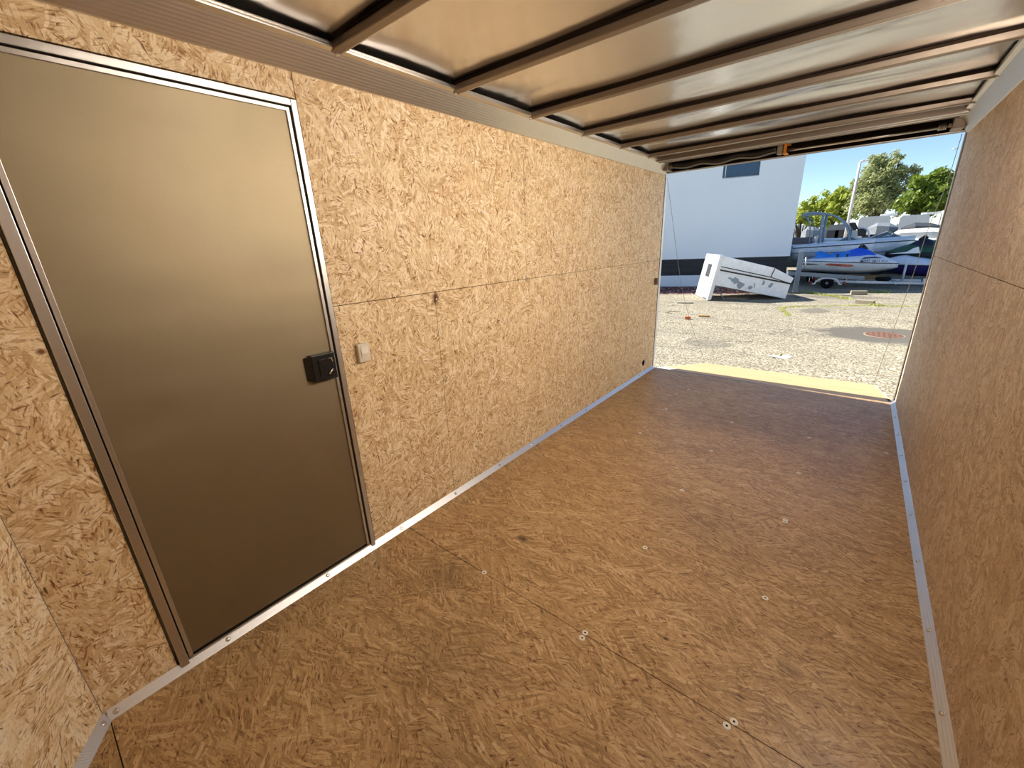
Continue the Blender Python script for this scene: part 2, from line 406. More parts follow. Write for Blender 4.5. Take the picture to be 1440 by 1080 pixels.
# front wall is a pointed nose of two boards
nose = Vector((W / 2, -L - 0.616, 0))
bm = bmesh.new()
for p, q in (((0, -L), (nose.x, nose.y)), ((nose.x, nose.y), (W, -L))):
    p = Vector((*p, 0)); q = Vector((*q, 0)); n = (q - p).cross(Vector((0, 0, 1))).normalized() * 0.02
    p.z = q.z = -.12; prism(bm, [p, q, q + n, p + n], (0, 0, ZR + .12))
struct(mk('wall_front', bm, M['osb_front']), 'pale strand board front wall slanting into a pointed nose')
# floor boards
bm = bmesh.new(); fy = [-L - 0.7, -4.779, -3.567, -2.355, -1.118, 0.0]
for a, b in zip(fy[:-1], fy[1:]): box(bm, (-0.02, a + GP, -0.019), (W + .02, b - GP, 0.0))
box(bm, (-0.03, -L - 0.7, -0.12), (W + .03, 0.0, -0.0192), 1)
floor = struct(mk('floor', bm, [M['osb_floor'], M['gap']]), 'worn brown strand board trailer floor')
FS = [(1.107,-3.560),(1.109,-3.586),(1.621,-2.972),(1.109,-2.973),(1.617,-2.365),(1.617,-2.345),(1.096,-2.372),(1.617,-1.768),(1.102,-1.765),(1.107,-1.172),(0.578,-1.169),(2.048,-1.155),(0.581,-3.563),(1.627,-3.556),(1.612,-3.582),(.58,-1.765),(.58,-.55),(1.62,-.56),(1.62,-1.16)]
scm = bmesh.new(); disc(scm, (0, 0, 0), (0, 0, 1), 0.0115, 0.0012, 16)
scm.verts.ensure_lookup_table()
s0 = mk('screw', scm, flat('#e4e2d8', .4), floor); sm_ = s0.data
s0.location = (*FS[0], 0.0)
bmh = bmesh.new(); box(bmh, (-.003, -.003, .0012), (.003, .003, .0016)); bmh.to_mesh; 
slot = mk('slot', bmh, M['gap'], s0)
for x, y in FS[1:]:
    c = s0.copy(); C.objects.link(c); c.location = (x, y, 0.0); c.parent = floor
    d = slot.copy(); C.objects.link(d); d.parent = c

# corner strips along floor and roof (45 degree aluminium)
def strip(name, p0, p1, a, b, mat, label):
    """a, b: offsets of the two long edges from the corner line"""
    bm = bmesh.new(); p0, p1, a, b = map(Vector, (p0, p1, a, b))
    prism(bm, [p0 + a, p0 + b, p0 + (a + b) * 0.12], p1 - p0)
    return struct(mk(name, bm, mat), label)
bl = strip('baseboard_left', (0, -L + .01, 0), (0, 0, 0), (T, 0, 0), (0, 0, T), M['alu_strip'], 'aluminium corner strip along the foot of the left wall')
br = strip('baseboard_right', (W, -L + .01, 0), (W, 0, 0), (-T, 0, 0), (0, 0, T), M['alu_strip'], 'aluminium corner strip along the foot of the right wall')
nv = Vector((.5, .866, 0))
bf = strip('baseboard_front', Vector((0, -L, 0)), nose, nv * T, (0, 0, T), M['alu_strip'], 'aluminium corner strip along the foot of the nose wall')
def wallscrews(parent, pts, axis, r=0.0085, name='screw'):
    bm = bmesh.new(); screwhead(bm, (0, 0, 0), axis, r); first = mk(name, bm, M['chrome'], parent); first.location = pts[0]
    for p in pts[1:]:
        c = first.copy(); C.objects.link(c); c.parent = parent; c.location = p
ys = [-4.79 + .03, -4.43, -4.02, -3.605, -3.205, -2.79, -2.42, -2.015, -1.6, -1.21, -.815, -.404]
wallscrews(bl, [(T/2, y, T/2) for y in ys], (1, 0, 1))
wallscrews(br, [(W - T/2, y, T/2) for y in (-4.4, -4.0, -3.6, -3.16, -2.80, -2.36, -1.95, -1.56, -1.18, -.8, -.42)], (-1, 0, 1))
wallscrews(bf, [tuple(Vector((0, -L, 0)) + Vector((.866, -.5, 0)) * s + nv * T/2 + Vector((0, 0, T/2))) for s in (.03, .42, .8)], (.5, .866, 1))
# upper cove: broad ribbed strip + step under the roof skin
CX, CZ = 0.062, 2.127
for side, x0, sx in (('left', 0.0, 1), ('right', W, -1)):
    bm = bmesh.new()
    prof = [(x0, 0, H - .012), (x0 + sx*.006, 0, H - .010), (x0 + sx*CX, 0, CZ), (x0 + sx*(CX + .02), 0, CZ + .006), (x0 + sx*(CX + .02), 0, CZ + .024), (x0, 0, CZ + .03)]
    prism(bm, [(p[0], -L, p[2]) for p in prof], (0, L - .02, 0))
    t = struct(mk('trim_1' if sx > 0 else 'trim_2', bm, M['alu_ribbed']), 'ribbed aluminium cove between roof and %s wall' % side)
    low = [(x0 + sx*.006, -4.82 + .405*k, H - .004) for k in range(1, 12)]
    if sx > 0: low = [(.007, y, H - .003) for y in (-4.42, -4.012, -3.602, -3.21, -2.81, -2.396, -2.0, -1.6, -1.2, -.78, -.38)]
    wallscrews(t, low, (sx, 0, -.6), 0.009)
    wallscrews(t, [(x0 + sx*(CX - .002), -4.2 + .6*k, CZ - .002) for k in range(7)], (sx*.6, 0, -1), 0.009)

# roof skin, lightly buckled between the bows
bm = bmesh.new(); nx, ny = 24, 110; y0 = -L - .65; grid = []
for j in range(ny + 1):
    y = y0 + (0.04 - y0) * j / ny
    row = []
    for i in range(nx + 1):
        x = -0.02 + (W + .04) * i / nx
        ph = math.pi * ((y + .6) / .6)
        z = ZR + .004 * abs(math.sin(ph)) * (1 + .6*math.sin(3.1*x + 5*y)) + .0022*math.sin(6*x + 2*math.sin(4*y))
        row.append(bm.verts.new((x, y, z)))
    grid.append(row)
for j in range(ny):
    for i in range(nx): bm.faces.new((grid[j][i], grid[j+1][i], grid[j+1][i+1], grid[j][i+1]))
ceil = mk('ceiling', bm, M['roof'], smooth=True)
sol = ceil.modifiers.new('solid', 'SOLIDIFY'); sol.thickness = 0.012; sol.offset = 1
bpy.context.view_layer.update()
struct(ceil, 'shiny aluminium roof skin over the roof bows')
ceil.modifiers.clear()
bm = bmesh.new(); box(bm, (-.03, y0, ZR + .02), (W + .03, .04, ZR + .04))
struct(mk('roof', bm, M['white']), 'outer roof panel')

# roof bows: channel tubes every 0.6 m
def bow_mesh():
    bm = bmesh.new(); w_, h_ = 0.036, 0.026
    prof = [(0, -w_/2, h_), (0, -w_/2, .003), (0, -w_/2 + .003, 0), (0, w_/2, 0), (0, w_/2, h_)]
    prism(bm, [(CX - .0 , p[1], p[2]) for p in prof], (W - 2*CX, 0, 0))
    return bm
labels = ['roof bow nearest the camera, crossing above the side door', 'second roof bow from the camera, above the switch', 'third roof bow from the camera, over the wall middle',
          'fourth roof bow from the camera, past the middle', 'fifth roof bow from the camera, toward the opening', 'sixth roof bow from the camera, last before the header rail', ]
def bow(y, label):
    e = empty('roof_bow', (0, y, CZ), label='galvanised ' + label, cat='roof bow', group='roof bows')
    mk('crossbar', bow_mesh(), M['bow_steel'], e)
    bm = bmesh.new(); box(bm, (CX + .002, -.022, .026), (W - CX - .002, .012, .0375)); mk('gap_strip', bm, M['gap'], e)  # dark strip between bow top and roof skin
    bm = bmesh.new(); box(bm, (CX, .018, 0), (W - CX, .023, .002)); mk('flange', bm, M['alu'], e)
    return e
for k, y in enumerate([-3.61, -3.005, -2.40, -1.80, -1.205, -0.64]):
    bow(y, labels[k])
bow(-4.21, 'roof bow out above the front end of the trailer')

# rear frame: header, jambs, seals
bm = bmesh.new()
box(bm, (-.03, -.012, 2.066), (W + .03, .05, 2.071))                    # bottom lip
box(bm, (-.03, .035, 2.071), (W + .03, .05, 2.19))                      # outer face
box(bm, (CX + .02, -.36, 2.158), (W - CX - .02, .035, 2.166))                            # top of the recess
box(bm, (CX, -.425, 2.118), (W - CX, -.36, 2.165))                      # box rail
box(bm, (CX, -.20, 2.135), (W - CX, -.17, 2.160))
hd = struct(mk('trim_3', bm, M['bow_steel'], bevel=.002), 'header beam over the rear opening')
bm = bmesh.new(); box(bm, (CX, -.432, 2.116), (W - CX, -.425, 2.121)); box(bm, (CX, -.362, 2.114), (W - CX, -.354, 2.119)); box(bm, (-.03, -.016, 2.0655), (W + .03, -.012, 2.071))
mk('bright_edge', bm, M['alu'], hd)
bm = bmesh.new(); box(bm, (-.002, .0, 0), (-.0, .018, 2.066)); box(bm, (-.06, .0, -.1), (-.002, .018, 2.2)); s1_ = struct(mk('trim_4', bm, M['rubber']), 'dark seal down the left side of the opening')
bm = bmesh.new(); box(bm, (-.062, .018, -.12), (-.002, .075, 2.2)); mk('jamb', bm, M['white'], s1_)
bm = bmesh.new(); box(bm, (W, .0, -.1), (W + .06, .018, 2.2)); s2_ = struct(mk('trim_5', bm, M['rubber']), 'grey seal down the right side of the opening')
bm = bmesh.new(); box(bm, (W - .006, .018, -.1), (W + .06, .075, 2.2)); mk('jamb', bm, M['bow_steel'], s2_)
bm = bmesh.new(); box(bm, (0, 0, -.012), (W, .03, -.002)); struct(mk('trim_6', bm, M['bow_steel']), 'metal sill edge of the trailer floor')
bm = bmesh.new(); box(bm, (.0, .030, 2.0715), (W, .034, 2.157)); box(bm, (CX + .02, -.355, 2.154), (W - CX - .02, .030, 2.1575)); mk('dark_recess', bm, M['gap'], hd)  # near-black sheets darken the header recess
# brackets at both header ends
for x0, x1, lb in ((.03, .075, 'grey bracket at the left end of the header'), (W - .10, W - .035, 'grey bracket at the right end of the header')):
    bm = bmesh.new(); box(bm, (x0, -.16, 2.072), (x1, -.02, 2.150)); tube(bm, [((x0+x1)/2, -.085, 2.11), ((x0+x1)/2 + (.05 if x0 < 1 else -.05), -.085, 2.11)], .018)
    single('header_bracket', bm, M['bow_steel'], ((x0+x1)/2, -.075, 2.072), lb, 'bracket', bevel=.003)
# black wiring loom hanging in the header channel, with pale edge and orange clip
pts = [(x, -.085 + .008*math.sin(9*x), 2.112 + .009*math.sin(21*x) + .004*math.sin(9*x)) for x in [.10 + i*.02 for i in range(45)]]
t = Thing('wire_loom', (.5, -.045, 2.09), 'black wavy wiring sleeve lying in the left half of the header', 'wiring')
bm = bmesh.new(); tube(bm, pts, .032, 12); t.part('sleeve', bm, M['loom'])
bm = bmesh.new(); tube(bm, [(p[0], p[1] - .022, p[2] - .025) for p in pts], .0035, 6); t.part('piping', bm, M['foam'])
bm = bmesh.new(); box(bm, (.985, -.12, 2.078), (1.025, -.04, 2.145)); t.part('end_cap', bm, M['foam'], bevel=.004)
bm = bmesh.new()
box(bm, (1.036, -.13, 2.072), (1.056, -.115, 2.152)); box(bm, (1.030, -.125, 2.140), (1.075, -.04, 2.152)); box(bm, (1.032, -.128, 2.072), (1.064, -.04, 2.080))
single('cable_clip', bm, M['strap_orange'], (1.045, -.05, 2.1), 'small orange clip hanging from the header above the opening', 'clip', bevel=.002)
bm = bmesh.new(); tube(bm, [(1.06, -.085, 2.100), (1.6, -.085, 2.100), (W - .12, -.085, 2.100)], .010, 10)
for k in range(5): tube(bm, [(W - .165 + .009*k, -.085, 2.105), (W - .161 + .009*k, -.085, 2.105)], .024, 12)
single('spring_rod', bm, M['alu'], (1.6, -.05, 2.09), 'slim steel rod running along the right half of the header', 'rod')

# ------------------------------------------------------------------ side door
d1 = empty('door_1', (0, DY0, 0), label='bronze-grey metal side door in an aluminium frame', kind='structure')
def dp(name, bm, mat, parent=None, **kw):
    bmesh.ops.translate(bm, verts=bm.verts, vec=-Vector((0, DY0, 0)))
    return mk(name, bm, mat, parent or d1, **kw)
f0, f1, z0, z1 = DY0 + .006, DY1 - .006, 0.006, DZ1 - .006
bm = bmesh.new()
box(bm, (-.03, f0, z0), (.012, f0 + .026, z1)); box(bm, (-.03, f1 - .021, z0), (.012, f1, z1)); box(bm, (-.03, f0 + .026, z1 - .022), (.012, f1 - .021, z1))
box(bm, (-.03, f0 + .026, z0), (.004, f1 - .021, z0 + .024))
dp('door_frame', bm, M['alu'], bevel=.0015)
bm = bmesh.new()
g0, g1, h1 = f0 + .030, f1 - .029, z1 - .027
box(bm, (-.03, g0, z0 + .03), (.008, g0 + .013, h1)); box(bm, (-.03, g1 - .012, z0 + .03), (.008, g1, h1)); box(bm, (-.03, g0 + .013, h1 - .013), (.008, g1 - .012, h1))
dp('inner_frame', bm, M['alu'], bevel=.001)
bm = bmesh.new(); box(bm, (-.031, f0, z0), (-.026, f1, z1)); dp('seal', bm, M['rubber'])
bm = bmesh.new(); n_ = 30; y_a, y_b, z_a, z_b = g0 + .013, g1 - .012, z0 + .036, h1 - .013
vv = [[bm.verts.new((.001 + .0015*math.sin(5*(y_a+(y_b-y_a)*i/n_)+1) * math.sin(3.3*z_b*j/n_+.5), y_a + (y_b-y_a)*i/n_, z_a + (z_b-z_a)*j/n_)) for i in range(n_+1)] for j in range(n_+1)]
for j in range(n_):
    for i in range(n_): bm.faces.new((vv[j][i], vv[j][i+1], vv[j+1][i+1], vv[j+1][i]))
dp('door_panel', bm, M['door_skin'], smooth=True)
# latch: black box with recessed paddle
bm = bmesh.new()
prism(bm, [(.001, -3.925, .935), (.001, -3.925, 1.032), (.030, -3.905, 1.036), (.030, -3.905, .928)], (0, .022, 0))
box(bm, (.001, -3.905, .926), (.034, -3.806, 1.040))
lt = dp('latch', bm, M['black'], bevel=.004, seg=3)
bm = bmesh.new()
prism(bm, [(.034, -3.880, .945), (.034, -3.820, .945), (.034, -3.820, 1.020), (.034, -3.880, 1.020)], (.004, 0, 0))
dp('paddle', bm, flat('#1a1b1e', .18), lt, bevel=.002)
bm = bmesh.new(); tube(bm, [(.042, -3.846, .952), (.042, -3.828, .972)], .004, 8); tube(bm, [(.040, -3.838, 1.018), (.040, -3.826, 1.018), (.040, -3.822, 1.0)], .0025, 6); dp('lever', bm, M['chrome'], lt)

# switch on the wall beside the door
t = Thing('light_switch', (0, -3.655, 1.0), 'small cream rocker switch on the wall right of the side door', 'switch')
bm = bmesh.new(); box(bm, (0.0, -3.690, .958), (.024, -3.632, 1.042)); t.part('housing', bm, M['switch'], bevel=.005, seg=3)
bm = bmesh.new(); prism(bm, [(.024, -3.680, .972), (.024, -3.642, .972), (.031, -3.642, 1.03), (.026, -3.680, 1.03)], (0, 0, 0.0001)); 
bm.free(); bm = bmesh.new(); prism(bm, [(.022, -3.678, .970), (.030, -3.678, 1.000), (.026, -3.678, 1.030), (.022, -3.678, 1.030)], (0, .034, 0)); t.part('rocker', bm, flat('#ddd5c6', .35), bevel=.001)
# keeper near the opening and wire hole
bm = bmesh.new(); box(bm, (0, -.115, .965), (.03, -.075, 1.035)); single('wall_bumper', bm, flat('#6f5a45', .7), (0, -.095, .965), 'small brown block on the left wall beside the opening', 'bumper', bevel=.004)
t = Thing('wire_grommet', (0, -.288, .13), 'round black grommet low on the left wall near the opening', 'grommet')
bm = bmesh.new(); tube(bm, [(0.0005, -.288, .13), (.004, -.288, .13), (.005, -.288, .13)], [.032, .032, .026], 24); t.part('ring', bm, M['rubber'])
bm = bmesh.new(); disc(bm, (.005, -.288, .13), (1, 0, 0), .021, .0006, 20); t.part('hole', bm, M['gap'])
# board screws on the left wall
wallscrews(wl_, [(0.0005, y, z) for y, z in [(-2.804,1.61),(-2.392,1.812),(-2.403,1.613),(-2.406,1.408),(-2.408,1.24),(-1.998,1.614),(-1.603,1.613),(-1.189,1.611),(-.783,1.607),
   (-3.192,1.182),(-3.206,.992),(-3.181,.73),(-3.178,.55),(-.79,1.19),(-.78,.6)]], (1, 0, 0), .0075)

# invented fill lamp, unseen on the right wall, brightens the interior
LX, LY, LZ = W, -2.33, 1.82
t = Thing('fill_lamp', (LX, LY, LZ), 'larger added fill lamp, unseen high on the middle of the right wall', 'lamp')
bm = bmesh.new(); disc(bm, (LX, LY, LZ), (-1, 0, 0), .12, .022, 32); t.part('base', bm, M['white'])
bm = bmesh.new(); tube(bm, [(LX - .022, LY, LZ), (LX - .038, LY, LZ), (LX - .05, LY, LZ)], [.10, .09, .05], 32)
g = N('fill_lamp_lens'); g.b.inputs['Emission Color'].default_value = rgb('#fff1e0'); g.b.inputs['Emission Strength'].default_value = FILL_LAMP; t.part('lens', bm, g.m)

NP, NN = Vector((W, -3.45, 1.95)), Vector((-1, 0, 0))  # second added lamp, also unseen, to brighten the front end
t = Thing('fill_lamp', NP, 'smaller added fill lamp, unseen on the right wall, nearer the nose wall', 'lamp')
bm = bmesh.new(); disc(bm, NP, NN, .105, .02, 28); t.part('base', bm, M['white'])
bm = bmesh.new(); tube(bm, [NP + NN*.02, NP + NN*.03, NP + NN*.036], [.085, .075, .04], 28); t.part('lens', bm, g.m)

# ------------------------------------------------------------------ ramp door lowered to the ground
RL, RZ = 2.42, -.535
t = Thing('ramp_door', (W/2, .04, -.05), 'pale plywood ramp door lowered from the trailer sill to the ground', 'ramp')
bm = bmesh.new()
def rz(y): return -.010 + (RZ + .010) * (y - .03) / (RL - .03)
prism(bm, [(.0, .42, rz(.42)), (W, .42, rz(.42)), (W, RL, RZ), (.0, RL, RZ)], (0, 0, -.03)); t.part('deck', bm, M['ramp'])
bm = bmesh.new(); prism(bm, [(.16, .03, -.010), (W - .03, .03, -.010), (W - .03, .42, rz(.42)), (.16, .42, rz(.42))], (0, 0, -.03)); t.part('shade_band', bm, flat('#4a3a2c', .7))  # dark brown colours in the shadow band across the near ramp
bm = bmesh.new(); prism(bm, [(.0, .03, -.010), (.16, .03, -.010), (.16, .42, rz(.42)), (.0, .42, rz(.42))], (0, 0, -.03)); t.part('ramp_corner', bm, M['offwhite'])
bm = bmesh.new()
for x in (-.001, W - .005): prism(bm, [(x, .42, rz(.42) + .001), (x + .006, .42, rz(.42) + .001), (x + .006, RL, RZ + .001), (x, RL, RZ + .001)], (0, 0, -.03))
t.part('edge_rail', bm, M['offwhite'])
# ramp cables
pl = [(.012, .05, 2.03), (-.02, 1.2 * .62, 1.47), (-.035, 1.25, 1.02), (-.03, 1.7, .43), (-.012, 2.05, -.02), (.0, 2.25, rz(2.25) + .01)]
pl = [at(938, 250, .05), at(945, 303, .45), at(952.8, 365, .85), at(961, 414, 1.25), at(974, 462, 1.7), at(991, 508, 2.25)]
bm = bmesh.new(); tube(bm, smoothpath(pl), .0022, 6)
single('ramp_cable', bm, M['rope'], (0, 1, .5), 'thin slack ramp cable hanging at the left side of the opening', 'cable')
pr = [at(1353, 188, .05), at(1330, 262, .6), at(1305.6, 321, 1.1), at(1277, 407, 1.6), at(1229, 538, 2.25)]
bm = bmesh.new(); tube(bm, smoothpath(pr), .0022, 6); t = Thing('ramp_cable', (W, 1, .5), 'thin ramp cable with a white ferrule at the right side of the opening', 'cable')
t.part('rope', bm, M['rope'])
a, b = at(1343.5, 209, .22), at(1342, 213, .26)
bm = bmesh.new(); tube(bm, [a + Vector((-.018, 0, 0)), a, a + Vector((.018, 0, .002))], [.002, .006, .002], 8); t.part('ferrule', bm, M['white'])

# ------------------------------------------------------------------ ground
bm = bmesh.new(); box(bm, (-60, -14, G - .2), (70, 160, G)); struct(mk('ground', bm, M['ground']), 'sunlit chip-seal asphalt yard')
# running gear under the trailer keeps it off the ground: chassis rails and two wheels
t = Thing('trailer_chassis', (W/2, -2.4, G), 'steel chassis and wheels under the trailer floor', 'chassis')
bm = bmesh.new()
for x in (.15, W - .25): box(bm, (x, -L, -.24), (x + .1, -.02, -.12))
box(bm, (.0, -.06, -.24), (W, -.02, -.12)); t.part('rail', bm, M['darkgrey'])
for x in (-.02, W + .02 - .2):
    for y in (-2.0, -2.8):
        bm = bmesh.new(); tube(bm, [(x, y, G + .26), (x + .02, y, G + .26), (x + .18, y, G + .26), (x + .2, y, G + .26)], [.22, .26, .26, .22], 28); t.part('wheel', bm, M['tire'])

# unseen white trailer added beside the ramp to bounce sunlight inside
t = Thing('bounce_trailer', (5.5, 4.6, G), 'added white trailer, unseen right of the ramp, bouncing sunlight into the opening', 'trailer')
bm = bmesh.new(); box(bm, (4.3, .9, -.08), (6.7, 8.3, 2.35)); t.part('body', bm, flat('#f4f4f2', .4, name='bounce_skin'), bevel=.04)
bm = bmesh.new(); box(bm, (4.28, .9, -.16), (4.32, 8.3, -.06)); t.part('bounce_side_rail', bm, M['alu'])
for yy in (4.6, 5.5):
    bm = bmesh.new(); tube(bm, [(4.36, yy, G+.34), (4.38, yy, G+.34), (4.56, yy, G+.34), (4.58, yy, G+.34)], [.29, .34, .34, .29], 26); t.part('wheel', bm, M['tire'])  # wheels of the added bounce trailer
bm = bmesh.new(); prism(bm, [(4.26, 4.05, -.1), (4.26, 4.2, .18), (4.26, 5.9, .18), (4.26, 6.05, -.1)], (.06, 0, 0)); t.part('fender', bm, M['alu'])  # fender of the added bounce trailer

# manhole cover
mc = Vector((2.32, 6.19, G))
t = Thing('manhole_cover', mc, 'round rusty manhole cover set in the asphalt with a pale rim', 'manhole cover')
bm = bmesh.new(); disc(bm, mc, (0, 0, 1), .315, .006, 48); t.part('rim', bm, flat('#a89888', .8))
bm = bmesh.new(); disc(bm, mc + Vector((0, 0, .006)), (0, 0, 1), .30, .004, 48)
for k in range(7):
    for j in range(7):
        x, y = (k-3)*.08, (j-3)*.08
        if x*x + y*y < .07: box(bm, (mc.x+x-.02, mc.y+y-.02, G+.01), (mc.x+x+.02, mc.y+y+.02, G+.014))
t.part('lid', bm, M['rust'])

# white plate with a bit of green bottle
p = on(1096, 502)
t = Thing('litter_plate', p, 'flattened white paper plate lying on the asphalt', 'litter')
bm = bmesh.new(); vs = [bm.verts.new((p.x + .155*math.cos(a)*(1+.18*math.sin(3*a)), p.y + .11*math.sin(a)*(1+.15*math.cos(2*a)), G + .012 + .012*math.sin(2*a))) for a in [i*math.pi/12 for i in range(24)]]
bm.faces.new(vs); o = t.part('sheet', bm, M['white']); so_ = o.modifiers.new('s', 'SOLIDIFY'); so_.thickness = .01
bm = bmesh.new(); q = p + Vector((0, .02, .02)); tube(bm, [q, q + Vector((.03, 0, .03))], [.022, .018], 10)
single('litter_scrap', bm, flat('#7f8a55', .6), q, 'tiny green scrap lying on the white plate', 'litter')
# wooden blocks
def blk(cx, cy, sx, sy, sz, rz_, mat, label, name='wood_block', cat='wood block', tilt=0, pitch=0):
    bm = bmesh.new(); box(bm, (-sx/2, -sy/2, 0), (sx/2, sy/2, sz)); o = mk(name, bm, mat, bevel=.006)
    o.location = (cx, cy, G + (abs(math.sin(pitch))*sx/2)); o.rotation_euler = (tilt, pitch, rz_); return tag(o, label, cat)
p = on(967, 449); blk(p.x, p.y, .13, .09, .075, .2, M['redblock'], 'small orange-brown wood block on the asphalt left of the yellow one')
p = on(990, 445.5); blk(p.x, p.y, .27, .09, .045, .25, M['woodblock'], 'short yellowish board on the asphalt in front of the tipped shell', cat='board', name='short_board')
p = on(1207, 414.5); blk(p.x, p.y, .42, .14, .13, .25, M['greywood'], 'weathered timber block on the asphalt, left of the pair below the boats')
p = on(1216, 427); blk(p.x, p.y, .42, .16, .10, -.3, M['greywood'], 'weathered timber block on the asphalt, right of the pair below the boats')
p = on(963, 426.5); bm = bmesh.new(); tube(bm, [(p.x - .22, p.y - .05, G + .015), (p.x + .05, p.y, G + .012), (p.x + .25, p.y + .07, G + .015)], .014, 6)
single('stick', bm, M['darkgrey'], p, 'thin dark stick on the asphalt by the gravel bed', 'stick')
p = on(941, 440); bm = bmesh.new(); tube(bm, smoothpath([(p.x + .15, p.y - .2, G+.01), (p.x - .05, p.y, G+.012), (p.x, p.y + .25, G+.01), (p.x + .2, p.y + .35, G+.01)]), .006, 5)
single('wire_scrap', bm, M['darkgrey'], p, 'curled dark wire scrap on the asphalt at left', 'wire')

# weeds growing from cracks
bm = bmesh.new()
def weedline(pts, n, h, spread):
    P = [on(*q) for q in pts]
    for _ in range(n):
        k = random.randrange(len(P)-1); s = random.random(); q = P[k].lerp(P[k+1], s) + Vector((random.gauss(0, spread), random.gauss(0, spread*1.6), 0))
        a = random.random()*6.28; hh = h*random.uniform(.3, 1); d = Vector((math.cos(a), math.sin(a), 0))
        q.z = G - .002
        v = [bm.verts.new(q - d*.012), bm.verts.new(q + d*.012), bm.verts.new(q + d.cross(Vector((0,0,1)))*hh*.5 + Vector((0, 0, hh)))]
        bm.faces.new(v)
weedline([(1130, 410), (1150, 414), (1175, 417), (1195, 421)], 900, .07, .05)
weedline([(1095, 433), (1130, 431), (1190, 430), (1225, 430), (1290, 431)], 1100, .035, .035)
weedline([(1222, 411), (1250, 411)], 400, .07, .06)
weedline([(1098, 433), (1105, 440), (1110, 444)], 300, .04, .04)
weedline([(1222, 428), (1240, 430)], 250, .06, .05)
tag(mk('weeds', bm, M['weed']), 'yellow-green weeds growing along cracks in the asphalt', 'weeds', kind='stuff')

# ------------------------------------------------------------------ white building
BA = Vector((-4.25, 14.26, G)); BU = Vector((.945, .326, 0)); BN = Vector((.326, -.945, 0))   # anchor, along face, outward
S0, S1, BD, BT = -9.0, 3.99, 9.0, 6.1
def bx(bm, s0, s1, n0, n1, z0, z1, mi=0):
    o = Vector((BA.x, BA.y, 0))
    pr_ = [o + BU*s0 + BN*n0, o + BU*s1 + BN*n0, o + BU*s1 + BN*n1, o + BU*s0 + BN*n1]
    prism(bm, [(q.x, q.y, z0) for q in pr_], (0, 0, z1 - z0), mi)
t = Thing('white_building', BA, 'tall white building with a dark band low on its wall', 'building')
bm = bmesh.new()
WS0, WS1, WZ0, WZ1 = 1.25, 2.53, 3.64, 4.7
bx(bm, S0, WS0, -BD, 0, .62, BT); bx(bm, WS1, S1, -BD, 0, .62, BT); bx(bm, WS0, WS1, -BD, 0, .62, WZ0); bx(bm, WS0, WS1, -BD, 0, WZ1, BT); bx(bm, WS0, WS1, -BD, -.2, WZ0, WZ1)
t.part('wall', bm, M['bldg'])
bm = bmesh.new(); bx(bm, S0, S1 - .03, -BD + .03, -.01, -.08, .62); t.part('dark_band', bm, M['band'])
bm = bmesh.new(); bx(bm, S0, S1, -BD, .015, G, -.08); t.part('base_strip', bm, M['bldg'])
bm = bmesh.new(); bx(bm, S0, S1 + .02, -.02, .02, .60, .625); t.part('ledge', bm, M['white'])
bm = bmesh.new(); bx(bm, WS0, WS1, -.16, -.14, WZ0, WZ1); wp = t.part('window', bm, M['glass'])
bm = bmesh.new(); bx(bm, WS0 + .09, WS0 + .12, -.15, -.11, WZ0, WZ1); bx(bm, WS0, WS1, -.15, .0, WZ0 - .03, WZ0); t.part('window_frame', bm, M['white'], wp)
# gravel bed at its foot
bm = bmesh.new()
o_ = Vector((BA.x, BA.y, 0))
def ngrid(s0, s1, n0, n1, ns, nn, h):
    g_ = [[None]*(nn+1) for _ in range(ns+1)]
    for i in range(ns+1):
        for j in range(nn+1):
            q = o_ + BU*(s0+(s1-s0)*i/ns) + BN*(n0+(n1-n0)*j/nn)
            e_ = min(1, 4*min(j, nn-j)/nn + .1)
            g_[i][j] = bm.verts.new((q.x, q.y, G + .002 + h*e_*random.uniform(.2, 1)))
    for i in range(ns):
        for j in range(nn): bm.faces.new((g_[i][j], g_[i+1][j], g_[i+1][j+1], g_[i][j+1]))
ngrid(-4.5, 2.3, .02, 2.88, 220, 90, .06)
tag(mk('gravel_bed', bm, M['gravel']), 'strip of dark reddish lava gravel along the building foot', 'gravel', kind='stuff')

# ------------------------------------------------------------------ tipped white fibreglass shell
A_ = Vector((-1.98, 10.08, G)); E1 = Vector((.88, .475, 0)); E2 = Vector((-.475, .88, 0))
def sp_(s, h, d=0.0): return A_ + E1*s + E2*d + Vector((0, 0, h))
def pl_(bm, pts, d0, d1, mi=0): prism(bm, [sp_(s, h, d0) for s, h in pts], E2*(d1-d0), mi)
D_ = 1.65
t = Thing('fibreglass_shell', sp_(1.2, 0, .8), 'scuffed white fibreglass shell tipped on its corner by the building', 'shell')
bm = bmesh.new()
body = [(.165, .50), (.22, .99), (.34, 1.405), (1.884, .985), (2.48, .66), (2.407, .467), (2.336, .012)]
pl_(bm, body, 0.02, D_); t.part('body', bm, M['gel'], bevel=.02, seg=3)
bm = bmesh.new(); pl_(bm, [(-.03, .004), (.10, .02), (.36, 1.40), (.35, 1.43), (.22, 1.45)], -.02, D_ + .02); ec = t.part('end_panel', bm, M['white'], bevel=.03, seg=3)
